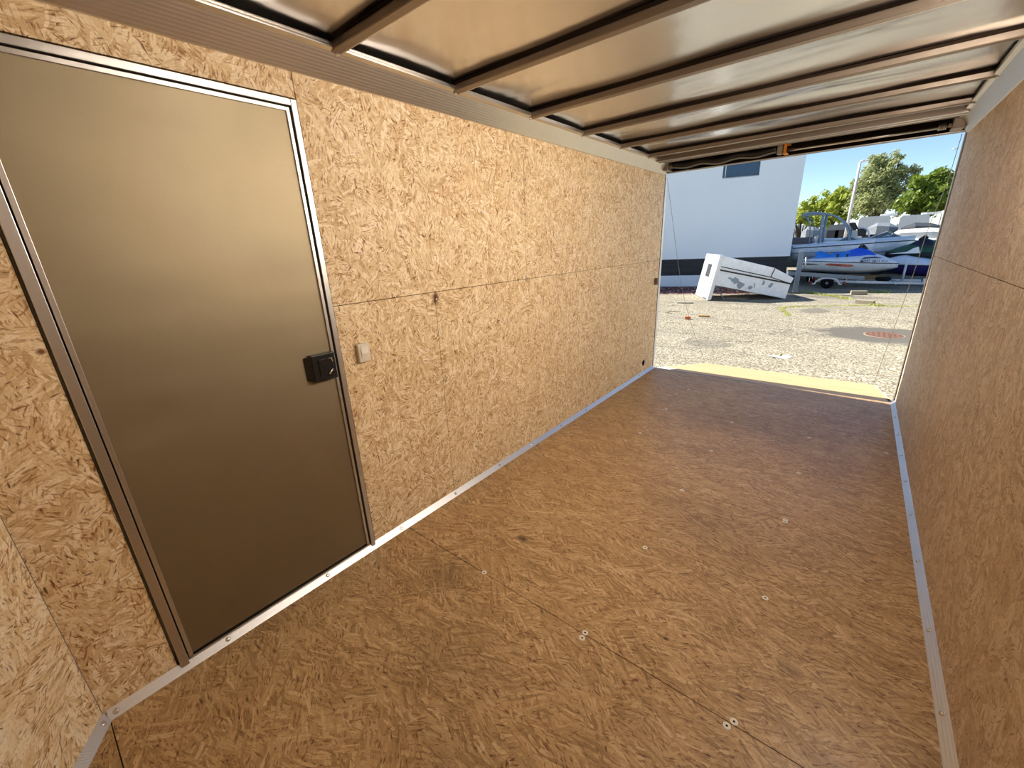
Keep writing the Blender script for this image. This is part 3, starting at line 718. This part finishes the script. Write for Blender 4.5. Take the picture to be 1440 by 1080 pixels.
# vent slot in end panel: lies on the plane from (-.03,.004) to (.22,1.45)
def ep(d, k, off): 
    a = Vector((-.03, .004)).lerp(Vector((.22, 1.45)), k); n = Vector((-1.446, .25)).normalized()
    return sp_(a.x + n.x*off, a.y + n.y*off, d)
def slab(bm, d0, d1, k0, k1, o0, o1):
    vs = [bm.verts.new(ep(d, k, o)) for o in (o0, o1) for d, k in ((d0, k0), (d1, k0), (d1, k1), (d0, k1))]
    for f in ((3,2,1,0),(4,5,6,7),(0,1,5,4),(1,2,6,5),(2,3,7,6),(3,0,4,7)): bm.faces.new([vs[i] for i in f])
bm = bmesh.new(); slab(bm, .55, 1.0, .50, .78, .0, .012); t.part('vent', bm, M['darkgrey'], ec)
bm = bmesh.new(); slab(bm, .12, .15, .02, .93, .0, .006); slab(bm, .15, .55, .02, .045, 0, .005); t.part('seam_line', bm, M['darkgrey'], ec)
bm = bmesh.new()
def ln(a, b, w0):
    a, b = Vector(a), Vector(b); n = Vector((-(b-a).y, (b-a).x)).normalized()*w0
    prism(bm, [sp_(*(a-n), .006), sp_(*(b-n), .006), sp_(*(b+n), .006), sp_(*(a+n), .006)], E2*.03)
ln((.255, 1.09), (1.80, .705), .013); ln((.235, .985), (2.41, .485), .024); ln((1.80, .705), (2.42, .485), .012); ln((1.80, .70), (1.885, .97), .012)
t.part('black_stripe', bm, M['black'])
bm = bmesh.new()
for (s, h, rs, rh, tilt) in ((.78, .62, .15, .10, -.6), (.95, .48, .12, .11, -.9), (.62, .70, .07, .04, -.3), (1.25, .40, .09, .06, .2), (1.62, .53, .045, .09, -.1), (1.84, .45, .06, .09, -.5), (1.36, .45, .02, .1, .1)):
    P = []; bm = bmesh.new()
    for i in range(14):
        a = i*2*math.pi/14; r = random.uniform(.6, 1.1); x = rs*r*math.cos(a); y = rh*r*math.sin(a)
        P.append(sp_(s + x*math.cos(tilt) - y*math.sin(tilt), h + x*math.sin(tilt) + y*math.cos(tilt), .012))
    prism(bm, P, E2*.02); t.part('scuff', bm, M['scrape'])

bm = bmesh.new(); tube(bm, [sp_(.30, .33, .2), sp_(.42, .18, .1), sp_(.52, .02, .05)], .018, 6); tube(bm, [sp_(.25, .5, .2), sp_(.30, .33, .2)], .018, 6); t.part('prop_leg', bm, M['greymetal'])
p = sp_(.95, 0, .45); bm = bmesh.new(); box(bm, (p.x-.35, p.y-.15, G+.002), (p.x+.35, p.y+.2, G+.03)); single('loose_panel', bm, M['greywood'], p, 'pale flat panel lying on the ground beneath the tipped shell', 'panel')

# ------------------------------------------------------------------ lofted hulls for boats and watercraft
def loft(stations, mi=0):
    """stations: (x, [(halfwidth, z) ... keel to centre top])"""
    bm = bmesh.new(); rows = []
    for x, prof in stations:
        half = [(y, z) for y, z in prof]
        ring = [(-y, z) for y, z in reversed(half)] + half[1:] if half[0][0] == 0 else [(-y, z) for y, z in reversed(half)] + half
        rows.append([bm.verts.new((x, y, z)) for y, z in ring])
    for a, b in zip(rows[:-1], rows[1:]):
        for i in range(len(a)-1):
            try: bm.faces.new((a[i], a[i+1], b[i+1], b[i]))
            except ValueError: pass
    for r in (rows[0], rows[-1]):
        try: bm.faces.new(r)
        except ValueError: pass
    bmesh.ops.remove_doubles(bm, verts=bm.verts, dist=.0005); bmesh.ops.recalc_face_normals(bm, faces=bm.faces)
    return bm
def font(name, txt, size, mat, parent, loc, rot, ext=.002):
    cu = bpy.data.curves.new(name, 'FONT'); cu.body = txt; cu.size = size; cu.extrude = ext; cu.align_x = 'LEFT'
    o = bpy.data.objects.new(name, cu); C.objects.link(o); cu.materials.append(mat); bpy.context.view_layer.update()
    me = bpy.data.meshes.new_from_object(o.evaluated_get(bpy.context.evaluated_depsgraph_get())); me.materials.clear(); me.materials.append(mat)
    bpy.data.objects.remove(o); o = bpy.data.objects.new(name, me); C.objects.link(o)
    o.parent = parent; o.location = loc; o.rotation_euler = rot; return o
def hull_shape(Lh, keel=0.0, gun=.42, hw=.5, nose=.25):
    st = []
    for k in range(17):
        s = k/16; x = s*Lh; tp = max(0.02, (1 - max(0, (s-.6)/.4)**2.4)); w_ = hw*tp
        kz = keel + nose*max(0, (s-.55)/.45)**2; ch = kz + (.16 if s < .9 else .10)*(1 - .3*s)
        g = gun - .02*s
        st.append((x, [(0, kz), (w_*.80, min(ch, g - .02)), (w_*.97, g - .05), (w_, g)]))
    return st
def jetski(name, origin, rz, pitch, Lh, mats, label, text=None, cover=True):
    """origin: stern at keel, x forward, near side is -y"""
    e = empty(name, origin, label=label, cat='jet ski'); e.rotation_euler = (0, pitch, rz)
    hs = hull_shape(Lh)
    mk('hull', loft(hs), mats[0], e, smooth=True)
    # rubber bumper line
    for sgn in (-1, 1):
        bm = bmesh.new(); tube(bm, [(x, sgn*(p[-1][0]+.004), p[-1][1]) for x, p in hs], .014, 6); mk('bumper', bm, M['navy'], e)
    # deck: low side trays, then hood rising to the front
    st = []
    for k in range(17):
        s = k/16; x = s*Lh; hw_ = hs[k][1][-1][0]*.97; g = hs[k][1][-1][1]
        if s < .45: top = g + .06 + .16*s/.45; sh = .07
        elif s < .68: top = g + .22 + .10*(s-.45)/.23; sh = .12
        else: top = g + .32*(1 - ((s-.68)/.32)**1.6) + .02; sh = .13*(1-(s-.68)/.32) + .015
        if s < .10: top = g + .05
        st.append((x, [(hw_, g), (hw_*.94, g + sh*.6), (hw_*.55, g + sh*.6 + (top-g-sh*.6)*.7 if top > g + sh*.6 else top), (.0, top)]))
    bm = loft(st); mk('deck', bm, mats[1], e, smooth=True)
    if cover:
        st = []
        for k in range(13):
            s = .14 + .62*k/12; x = s*Lh
            h_ = [.30, .34, .28, .22, .30, .30, .33, .40, .46, .48, .44, .36, .26][k]
            st.append((x, [(.26, .44), (.25, .44 + h_*.55), (.13, .42 + h_), (0, .44 + h_)]))
        mk('seat_cover', loft(st[:8]), mats[2], e, smooth=False); mk('hood_cover', loft(st[7:] + [(Lh*.83, [(.22, .44), (.2, .5), (.1, .56), (0, .56)]), (Lh*.92, [(.12, .42), (.1, .44), (.05, .46), (0, .465)])]), mats[3], e, smooth=False)
        for s in (.37, .47):
            bm = bmesh.new(); prism(bm, [(s*Lh, -.275, .42), (s*Lh + .06, -.275, .42), (s*Lh + .06, -.26, .70), (s*Lh, -.26, .70)], (0, .02, 0))
            mk('strap', bm, M['navy'], e)
        bm = bmesh.new(); tube(bm, [(.58*Lh, -.30, .93), (.60*Lh, -.12, 1.0), (.60*Lh, .12, 1.0), (.58*Lh, .30, .93)], .035, 8); tube(bm, [(.60*Lh, 0, 1.0), (.66*Lh, 0, .85)], .06, 8)
        mk('handlebar', bm, M['black'], e)
    if text:
        fw = .499
        bm = bmesh.new(); prism(bm, [(.08, -fw, .27), (.5, -fw, .29), (.62, -fw, .31), (.1, -fw, .33)], (0, .02, 0)); mk('black_graphic', bm, M['navy'], e)
        bm = bmesh.new(); prism(bm, [(.78, -fw, .315), (.90, -fw, .27), (1.58, -fw+.012, .25), (1.66, -fw+.012, .285), (1.60, -fw+.012, .33), (.90, -fw, .35)], (0, .03, 0)); mk('orange_graphic', bm, M['orange'], e)
        font('hull_letters', 'SEA-DOO', .085, flat('#7e3028', .5), e, (.93, -fw - .004, .275), (math.pi/2, 0, 0))
        n_ = font('registration_number', 'MT 2811 YU', .125, M['navy'], e, (Lh*.665, -.512, .435), (math.pi/2 - .25, 0, .25))
        bm = bmesh.new(); box(bm, (Lh*.625, -.51, .44), (Lh*.655, -.48, .49)); mk('hull_sticker', bm, M['navy'], e)
        bm = bmesh.new(); prism(bm, [(.62*Lh, -.46, .52), (.66*Lh, -.40, .60), (.76*Lh, -.33, .63), (.84*Lh, -.30, .58), (.70*Lh, -.40, .57)], (0, .02, 0)); mk('purple_graphic', bm, flat('#4a4268', .5), e)
    return e
# white jet ski with blue seat cover
p0 = at(1124.5, 380, 15.9)
jetski('jet_ski', (p0.x, 16.0, .0), 0.0, .045, 2.90, [M['gel'], M['gel'], M['blue'], M['royal']], 'white jet ski with a bright blue seat cover and orange graphic', text=True)
bm = bmesh.new()
# watercraft trailer: grey rack frame, posts
t = Thing('boat_lift_rack', (at(1118, 411, 12.9).x, 12.9, G), 'grey metal rack post and beam in front of the white jet ski', 'rack')
q0 = at(1118, 410, 12.9); q1 = at(1124, 353, 12.9)
bm = bmesh.new(); box(bm, (q0.x - .07, 12.83, G + .02), (q0.x + .07, 12.97, q1.z)); t.part('post', bm, M['greymetal'], bevel=.008)
bm = bmesh.new(); box(bm, (q0.x - .16, 12.78, G), (q0.x + .16, 13.0, G + .05)); t.part('foot', bm, M['darkgrey'])
a, b = at(1107, 384, 13.0), at(1214, 391, 14.6)
bm = bmesh.new(); d_ = (b - a); n_ = Vector((0, 0, .065)); s_ = d_.cross(Vector((0, 0, 1))).normalized()*.05
prism(bm, [a - n_ - s_, a - n_ + s_, a + n_ + s_, a + n_ - s_], d_); t.part('beam', bm, M['greymetal'])
bm = bmesh.new(); a = at(1134, 362, 13.3); b = at(1131.5, 379, 13.3); tube(bm, [a, b], .025, 8); t.part('hanger_rod', bm, M['alu'])
# white trailer with fender
Yt = 15.0
a = at(1148, 395, Yt); b = at(1300, 398.5, Yt + .35)
t = Thing('watercraft_trailer', (a.x + .4, Yt, G), 'low white trailer with arched fenders carrying the white jet ski', 'trailer')
bm = bmesh.new(); n_ = Vector((0, 0, .04)); s_ = Vector((0, .04, 0))
prism(bm, [a - n_ - s_, a - n_ + s_, a + n_ + s_, a + n_ - s_], b - a)
prism(bm, [a - n_ - s_ + Vector((0, 1.15, 0)), a - n_ + s_ + Vector((0, 1.15, 0)), a + n_ + s_ + Vector((0, 1.15, 0)), a + n_ - s_ + Vector((0, 1.15, 0))], b - a)
for k in (.1, .4, .75): 
    c_ = a.lerp(b, k); box(bm, (c_.x - .04, Yt, c_.z - .03), (c_.x + .04, Yt + 1.2, c_.z + .03))
t.part('frame', bm, M['white'])
for yy in (Yt - .12, Yt + 1.2):
    bm = bmesh.new(); cx_ = a.x + .34; cz_ = a.z - .06; R_ = .38; P = [(cx_ - .46, cz_ - .02)] + [(cx_ + R_*math.cos(math.pi - k*math.pi/10), cz_ + .22*math.sin(k*math.pi/10)) for k in range(11)] + [(cx_ + .46, cz_ - .02)]
    Pin = [(cx_ + .42, cz_ - .06)] + [(cx_ + (R_-.04)*math.cos(k*math.pi/10), cz_ - .03 + .19*math.sin(k*math.pi/10)) for k in range(11)] + [(cx_ - .42, cz_ - .06)]
    prism(bm, [(x, yy - .12, z) for x, z in P + Pin], (0, .24, 0)); t.part('fender', bm, M['white'])
    bm = bmesh.new(); cz2 = G + .2; tube(bm, [(cx_, yy - .08, cz2), (cx_, yy - .06, cz2), (cx_, yy + .06, cz2), (cx_, yy + .08, cz2)], [.16, .2, .2, .16], 24); wh = t.part('wheel', bm, M['tire'])
    bm = bmesh.new(); disc(bm, (cx_, yy - .08, cz2), (0, -1, 0), .045, .03, 14); t.part('hub', bm, M['greymetal'], wh)
    for dx in (-.50, .50):
        bm = bmesh.new(); box(bm, (cx_ + dx - .05, yy - .10, cz_ - .02), (cx_ + dx + .05, yy - .02, cz_ + .06)); t.part('marker_light', bm, flat('#8c1f1a', .3))
        bm = bmesh.new(); box(bm, (cx_ + dx*1.1 - .012, yy - .10, cz_ + .05), (cx_ + dx*1.1 + .012, yy - .08, cz_ + .19)); t.part('guide_post', bm, M['white'])
bm = bmesh.new()
for yy in (Yt + .45, Yt + .95): box(bm, (a.x - .1, yy, a.z + .04), (b.x - 1.0, yy + .12, a.z + .16))
t.part('bunk', bm, M['hullbrown'])
bm = bmesh.new(); box(bm, (b.x - .05, Yt + .2, b.z - .02), (b.x + .25, Yt + .5, b.z + .16)); t.part('winch_block', bm, M['white'])
bm = bmesh.new(); c_ = at(1242, 392, 15.4); tube(bm, [(c_.x, c_.y, c_.z - .07), (c_.x, c_.y, c_.z - .04), (c_.x, c_.y, c_.z + .04), (c_.x, c_.y, c_.z + .07)], [.16, .22, .22, .16], 24); t.part('spare_wheel', bm, M['tire'])

# purple and green jet skis to the right
p1 = at(1262, 390, 16.5)
e = jetski('jet_ski', (p1.x - .0, 16.9, -.15), .15, -.02, 2.7, [M['purple'], M['gel'], M['navy'], M['navy']], 'purple and white jet ski at the right end of the row', cover=False)
e.location = at(1366, 391, 16.9); e.rotation_euler = (0, -.03, math.pi - .12)
p1 = at(1378, 358, 18.0)
e = jetski('jet_ski', tuple(p1), math.pi - .1, -.03, 2.6, [M['darkgrey'], M['green'], M['green'], M['navy']], 'dark green covered jet ski behind the purple one', cover=True)
e.location = p1 + Vector((0, 0, -.35))
# dark trailer below purple jet ski
t = Thing('watercraft_trailer', (3.2, 16.9, G), 'dark trailer under the purple jet ski', 'trailer')
bm = bmesh.new(); 
for y in (16.6, 17.4): box(bm, (2.3, y, -.46), (6.2, y + .08, -.38))
for x in (2.6, 4.2, 5.6): box(bm, (x, 16.6, -.46), (x + .07, 17.48, -.38))
t.part('frame', bm, M['darkgrey'])
wp_ = at(1276, 366, 16.38); bm = bmesh.new(); tube(bm, [(wp_.x, 16.38, -.46), (wp_.x, 16.38, wp_.z)], .035, 10); box(bm, (wp_.x - .03, 16.36, -.46), (wp_.x + .03, 16.62, -.40)); t.part('winch_post', bm, M['white'])
for y in (16.5, 17.6):
    bm = bmesh.new(); tube(bm, [(4.6, y - .08, G + .2), (4.6, y - .05, G + .2), (4.6, y + .05, G + .2), (4.6, y + .08, G + .2)], [.16, .2, .2, .16], 22); t.part('wheel', bm, M['tire'])
# white plank-like swim platform between
a = at(1250, 357, 17.15); b = at(1294, 356, 17.15)
bm = bmesh.new(); prism(bm, [a, b, at(1292, 347, 17.15), at(1285, 349, 17.15), at(1276, 354, 17.15)], (0, .2, 0)); single('hull_fairing', bm, M['gel'], a, 'white wedge-shaped hull piece between the two boats', 'boat part')

# ------------------------------------------------------------------ motor boats
def boat(name, origin, rz, Lh, beam, gun, hullmat, label, extras):
    e = empty(name, origin, label=label, cat='boat'); e.rotation_euler = (0, 0, rz)
    st = []
    for k in range(19):
        s = k/18; x = s*Lh; tp = max(.02, 1 - max(0, (s-.4)/.6)**2.1); w_ = beam/2*tp
        kz = .45*gun*max(0, (s-.55)/.45)**2; st.append((x, [(0, kz), (w_*.72, kz + gun*.28), (w_*.9, gun*.62 + kz*.3), (w_, gun + .10*s), (w_*.93, gun + .12*s + .03), (w_*.6, gun + .16*s + .05), (0, gun + .18*s + .06)]))
    mk('hull', loft(st), hullmat, e, smooth=True)
    bm = bmesh.new()
    bm.free()
    for sgn in (-1, 1):
        bm = bmesh.new(); tube(bm, [(x, sgn*(p[3][0] + .01), p[3][1] - .04) for x, p in st], .018, 6); mk('rub_rail', bm, M['navy'], e)
        bm = bmesh.new(); tube(bm, [(x, sgn*(p[2][0] + .012), p[2][1]) for x, p in st[:-2]], .014, 6); mk('pinstripe', bm, M['greymetal'], e)
    extras(e, st); return e
def windscreen(e, x0, Lw, hw, z, h):
    bm = bmesh.new()
    pts = [(x0, -hw, z), (x0 + Lw*.45, -hw*.95, z + h), (x0 + Lw, -hw*.45, z + h*.1), (x0 + Lw*1.05, 0, z + h*.15), (x0 + Lw, hw*.45, z + h*.1), (x0 + Lw*.45, hw*.95, z + h), (x0, hw, z)]
    tube(bm, pts, .022, 6); tube(bm, [(x0, -hw, z), (x0 + Lw, -hw*.6, z - .02)], .02, 6); tube(bm, [(x0 + Lw*.45, -hw*.95, z + h), (x0 + Lw*.5, -hw*.8, z)], .018, 6)
    mk('windscreen_frame', bm, M['alu'], e)
    g = N('tinted_glass'); g.set(Base_Color=rgb('#9fb4bd'), Roughness=.05, Transmission_Weight=.7)
    for sgn in (-1, 1):
        bm = bmesh.new(); prism(bm, [(x0, sgn*hw, z), (x0 + Lw, sgn*hw*.45, z), (x0 + Lw*.45, sgn*hw*.95, z + h)], (0, .006, 0)); mk('windscreen', bm, g.m, e)
# boat under tan canvas (right, behind)
def exA(e, st):
    windscreen(e, 1.75, 1.6, .85, .98, .42)
    bm = loft([(.55, [(.9, .95), (.85, 1.25), (.6, 1.38), (0, 1.40)]), (1.1, [(.9, .95), (.86, 1.32), (.62, 1.46), (0, 1.48)]), (2.1, [(.88, .98), (.8, 1.30), (.55, 1.42), (0, 1.44)]), (2.55, [(.8, 1.0), (.7, 1.05), (.4, 1.08), (0, 1.1)])])
    mk('canvas_cover', bm, M['canvas'], e)
    for x in (1.3, 1.9, 2.3):
        bm = bmesh.new(); box(bm, (x, -.7, 1.0), (x + .3, -.35, 1.22)); mk('seat', bm, M['white'], e, bevel=.03)
s_a = at(1335, 360, 21.4)
boat('motor_boat', (s_a.x + .3, 21.6, -.04), math.pi + .02, 5.2, 2.1, .98, M['gel'], 'white motor boat with a tan canvas cover behind the jet skis', exA)
# wakeboard boat (left, behind building corner)
def exB(e, st):
    windscreen(e, 1.9, 1.3, .8, .95, .36)
    for sy in (-.8, .8):
        bm = bmesh.new(); a_ = [(1.52, sy, .95), (1.5, sy*.98, 1.6), (1.50, sy*.95, 2.26)]; tube(bm, a_, .055, 8)
        tube(bm, smoothpath([(1.50, sy*.95, 2.26), (1.9, sy*.95, 2.12), (2.32, sy*.95, 1.75), (2.58, sy*.95, 1.12)], 4), .032, 8)
        tube(bm, smoothpath([(1.50, sy*.95, 2.26), (1.0, sy*.95, 2.32), (.72, sy*.95, 2.24)], 4), [.045]*9, 8)
        tube(bm, smoothpath([(.72, sy*.95, 2.24), (1.0, sy*.95, 2.02), (1.14, sy*.95, 1.55), (1.17, sy*.95, .98)], 4), .022, 8)
        mk('tower_frame', bm, flat('#93a5b2', .4), e)
    bm = bmesh.new(); box(bm, (.75, -.76, 2.24), (1.5, .76, 2.30)); tube(bm, [(1.5, -.76, 2.26), (1.5, .76, 2.26)], .035, 8); mk('tower_board', bm, flat('#8fb0c0', .4), e, bevel=.02)
    bm = loft([(.05, [(.8, .92), (.75, 1.0), (.4, 1.05), (0, 1.06)]), (.45, [(.85, .92), (.8, 1.2), (.5, 1.32), (0, 1.34)]), (.95, [(.85, .92), (.8, 1.18), (.5, 1.28), (0, 1.30)]), (1.45, [(.85, .92), (.8, .98), (.4, 1.0), (0, 1.02)])])
    mk('cockpit_cover', bm, M['taupe'], e)
s_b = at(1112, 350, 17.6)
boat('wakeboard_boat', (-1.3, 19.2, -.06), -.02, 4.6, 2.0, .98, M['gel'], 'white ski boat with a curved grey tow tower beside the building', exB)
# lower white deck ahead of jet ski : another hull bow
def exC(e, st): 
    bm = bmesh.new(); box(bm, (.1, -.6, .56), (1.6, .6, .62)); mk('deck_plate', bm, M['offwhite'], e)
s_c = at(1108, 372, 16.9)
boat('fishing_boat', (-.55, 17.4, .28), .0, 2.6, 1.3, .62, flat('#dfe7ee', .35, coat=.3), 'low pale boat with its bow behind the blue covered jet ski', exC)
def boat_trailer(x0, x1, y, zt, label):
    t = Thing('boat_trailer', ((x0+x1)/2, y, G), label, 'trailer')
    bm = bmesh.new()
    for yy in (y - .5, y + .44): box(bm, (x0, yy, -.30), (x1, yy + .06, -.22))
    for k in range(4):
        xx = x0 + (x1-x0)*(k+.5)/4; box(bm, (xx, y - .5, -.30), (xx + .06, y + .5, -.22)); box(bm, (xx, y - .04, -.22), (xx + .06, y + .04, zt - .04))
    t.part('frame', bm, M['darkgrey'])
    for yy in (y - .75, y + .6):
        bm = bmesh.new(); xx = x0 + (x1-x0)*.4; tube(bm, [(xx, yy, G+.22), (xx, yy + .02, G+.22), (xx, yy + .13, G+.22), (xx, yy + .15, G+.22)], [.19, .22, .22, .19], 22); t.part('wheel', bm, M['tire'])
boat_trailer(-.9, 2.9, 19.2, -.04, 'dark trailer under the ski boat with the tow tower')
boat_trailer(.6, 5.0, 21.6, -.02, 'dark trailer under the boat with the tan canvas')
boat_trailer(-.4, 1.4, 17.4, .28, 'dark trailer under the low pale boat')
# black boat seats seen above hulls
a = at(1200, 326, 19.0)
t = Thing('pontoon_chair', (a.x, 19.0, a.z), 'black and white captain chair standing above the hulls', 'boat seat')
bm = bmesh.new(); prism(bm, [at(1194, 314, 19.0), at(1203, 312.5, 19.0), at(1207.5, 322.5, 19.0), at(1199, 323, 19.0)], (0, .3, 0)); t.part('backrest', bm, M['black'], bevel=.02)
bm = bmesh.new(); prism(bm, [at(1206, 322, 19.0), at(1214, 321, 19.0), at(1218, 326, 19.0), at(1218, 332, 19.0), at(1206, 332, 19.0)], (0, .35, 0)); t.part('seat', bm, M['black'], bevel=.02)
bm = bmesh.new(); prism(bm, [at(1198, 324, 19.0), at(1206, 324, 19.0), at(1206, 333, 19.0), at(1198, 333, 19.0)], (0, .3, 0)); t.part('pedestal', bm, M['offwhite'])
bm = bmesh.new(); tube(bm, smoothpath([at(1207, 320, 18.9), at(1216, 321, 18.9), at(1221, 325, 18.9), at(1222, 333, 18.9)]), .03, 8); t.part('armrest', bm, M['white'])

# ------------------------------------------------------------------ light pole, parked trailers, trees
a = at(1189, 330, 34); b = at(1206, 229, 34)
t = Thing('light_pole', (a.x, 34, G), 'tall slim white light pole left of the big tree', 'light pole')
bm = bmesh.new(); tube(bm, [(a.x, 34, G), (a.x, 34, b.z)], [.10, .075], 12); t.part('pole', bm, flat('#cfc9c6', .4))
bm = bmesh.new(); tube(bm, [(a.x, 34, b.z), (a.x + .08, 34, b.z + .08), (a.x + .28, 34, b.z + .09)], .06, 8); t.part('arm', bm, flat('#cfc9c6', .4))
bm = bmesh.new(); box(bm, (a.x + .25, 33.9, b.z + .04), (a.x + .5, 34.1, b.z + .12)); t.part('lamp_head', bm, M['offwhite'], bevel=.02)

def camper(x0, x1, y, zt, label, dark=False):
    t = Thing('camper_trailer', ((x0+x1)/2, y, G), label, 'camper', group='parked campers far behind the boats')
    r_ = .12; P = [(x0, G + .5), (x1, G + .5), (x1 + .1, G + 1.2), (x1, zt - r_), (x1 - r_, zt), (x0 + r_, zt), (x0, zt - r_)]
    bm = bmesh.new(); prism(bm, [(x, y, z) for x, z in P], (0, 2.3, 0)); t.part('body', bm, M['rvgrey'] if dark else M['rv'])
    bm = bmesh.new(); box(bm, (x0, y - .012, G + .6), (x1, y, G + 1.35)); t.part('stripe', bm, M['darkgrey'])
    for k in range(3):
        bm = bmesh.new(); xx = x0 + (x1-x0)*(.2 + .28*k); box(bm, (xx, y - .02, G + 1.5), (xx + .7, y, G + 2.1)); t.part('window', bm, M['darkgrey'])
    bm = bmesh.new(); tube(bm, [((x0+x1)/2, y - .02, G + .35), ((x0+x1)/2, y + .2, G + .35)], .35, 20); t.part('wheel', bm, M['tire'])
    bm = bmesh.new(); box(bm, (x0 + 1, y + .8, zt), (x0 + 1.8, y + 1.5, zt + .12)); t.part('roof_unit', bm, M['rv'])
xa = at(1118, 312, 36).x
camper(xa - 2.5, at(1150, 310, 36).x, 36, 2.05, 'white parked camper farthest left behind the tow tower')
camper(at(1158, 310, 36).x, at(1200, 310, 36).x, 36, 1.95, 'grey parked camper left of the light pole', True)
camper(at(1208, 310, 31).x, at(1252, 310, 31).x, 31, 2.25, 'white parked camper under the big olive tree')
camper(at(1266, 305, 31).x, at(1308, 305, 31).x, 31, 2.2, 'white parked camper under the dark green tree')
camper(at(1328, 300, 31).x, at(1328, 300, 31).x + 6, 31, 2.4, 'white parked camper at the right edge of the opening')
# row of sheeted boats in front of campers
for k, (pa, pb, pt, pbm, Y, lb) in enumerate([(1125, 1150, 318, 334, 24, 'grey covered boat behind the tow tower'), (1268, 1325, 312, 330, 24, 'dark grey covered boat behind the tan canvas'), (1218, 1262, 312, 330, 25, 'grey covered boat behind the canvas, under the tree trunk')]):
    a = at(pa, pbm, Y); b = at(pb, pbm, Y); tp = at((pa+pb)/2, pt, Y).z
    Lx = b.x - a.x; bm = loft([(0, [(.8, .0), (.7, .3), (0, .35)]), (Lx*.3, [(1, .0), (.9, (tp-a.z)*.7), (0, tp-a.z)]), (Lx*.7, [(1, .0), (.9, (tp-a.z)*.6), (0, (tp-a.z)*.9)]), (Lx, [(.4, .1), (.3, .3), (0, .35)])])
    t = Thing('covered_boat', (0, 0, 0), lb, 'boat'); t.e.location = (a.x, Y + 1, a.z); mk('tarp', bm, M['rvgrey'] if k != 1 else M['darkgrey'], t.e)
    bm = bmesh.new(); box(bm, (.3, -.6, G - a.z), (Lx - .3, .6, .02)); mk('trailer_frame', bm, M['darkgrey'], t.e)

def tree(name, x, y, h, crown, mat, label, n=5000, leafs=.16, trunk_r=.16, fork=.35):
    t = Thing(name, (x, y, G), label, 'tree')
    rnd = random.Random(int(x*100 + y)); bm = bmesh.new()
    top = Vector((x + rnd.uniform(-.3, .3), y, G + h*.62))
    tube(bm, smoothpath([(x, y, G - .05), (x + rnd.uniform(-.15, .15), y, G + h*.3), top], 4), [trunk_r*(1-.07*i) for i in range(9)], 10)
    cl = []
    for (cx_, cz_, rx_, rz_) in crown:
        c_ = Vector((cx_, y, cz_)); cl.append((c_, rx_, rz_))
        s_ = Vector((x, y, G + h*fork)).lerp(top, rnd.random()*.7)
        for _ in range(5):
            e_ = c_ + Vector((rnd.uniform(-.7, .7)*rx_, rnd.uniform(-.7, .7)*rx_, rnd.uniform(-.6, .8)*rz_))
            md = s_.lerp(e_, .5) + Vector((0, 0, .15)); tube(bm, smoothpath([s_, md, e_], 3), [trunk_r*.42, trunk_r*.34, trunk_r*.28, trunk_r*.22, trunk_r*.16, trunk_r*.1, trunk_r*.05], 5, caps=False)
    t.part('trunk', bm, M['bark'], smooth=True)
    bm = bmesh.new(); tot = sum(a*a*b for _, a, b in cl)
    for c_, rx_, rz_ in cl:
        m_ = int(n*rx_*rx_*rz_/tot); subs = [(c_ + Vector((rnd.gauss(0, .5)*rx_, rnd.gauss(0, .5)*rx_, rnd.gauss(0, .5)*rz_))) for _ in range(max(6, m_//60))]
        for _ in range(m_):
            s_ = rnd.choice(subs); rr = .24*min(rx_, rz_)
            p = s_ + Vector((rnd.gauss(0, rr), rnd.gauss(0, rr), rnd.gauss(0, rr*.8)))
            a1 = Vector((rnd.gauss(0, 1), rnd.gauss(0, 1), rnd.gauss(0, 1))).normalized(); a2 = a1.orthogonal().normalized(); a3 = a1.cross(a2)
            k = leafs*rnd.uniform(.6, 1.3)
            bm.faces.new([bm.verts.new(p + a2*k), bm.verts.new(p + a3*k*.45), bm.verts.new(p - a2*k), bm.verts.new(p - a3*k*.45)])
    t.part('foliage', bm, mat)
def cr(lst, Y):      # crown clumps measured as pixel centre and pixel radii at distance Y
    out = []
    for px, py, rx, ry in lst:
        c_ = at(px, py, Y); e_ = at(px + rx, py, Y); f_ = at(px, py - ry, Y); out.append((c_.x, c_.z, abs(e_.x - c_.x), abs(f_.z - c_.z)))
    return out
tx = at(1236, 318, 44).x
tree('olive_tree', tx, 44, 7.2, cr([(1238, 245, 24, 18), (1215, 262, 16, 18), (1258, 258, 18, 18), (1232, 280, 28, 20), (1206, 290, 16, 14), (1264, 283, 16, 14), (1250, 228, 16, 12), (1232, 230, 14, 12), (1280, 240, 12, 10), (1286, 252, 10, 10), (1198, 262, 9, 10), (1268, 236, 10, 10), (1262, 222, 8, 6)], 44), M['leafA'], 'tall airy olive-green tree in the middle of the view', n=15000, leafs=.12)
tree('round_tree', at(1287, 315, 40).x, 40, 5.5, cr([(1292, 275, 20, 20), (1318, 262, 20, 20), (1312, 285, 24, 16), (1276, 285, 14, 14), (1338, 270, 14, 20), (1305, 258, 16, 12)], 40), M['leafB'], 'dense dark green round tree at the right', n=11000, leafs=.17)
tree('young_tree', at(1168, 320, 52).x, 52, 5.5, cr([(1165, 286, 20, 12), (1185, 283, 16, 14), (1142, 292, 14, 10), (1172, 298, 24, 12), (1130, 300, 12, 12), (1190, 298, 16, 14)], 52), M['leafC'], 'low yellow-green tree between the building and the light pole', n=9000, leafs=.2)
tree('shrub', at(1128, 318, 30).x, 30, 2.6, cr([(1130, 306, 10, 8), (1145, 312, 12, 8), (1118, 308, 8, 10), (1160, 314, 10, 6)], 30), M['leafC'], 'yellow-green shrub behind the tow tower', n=2500, leafs=.1)
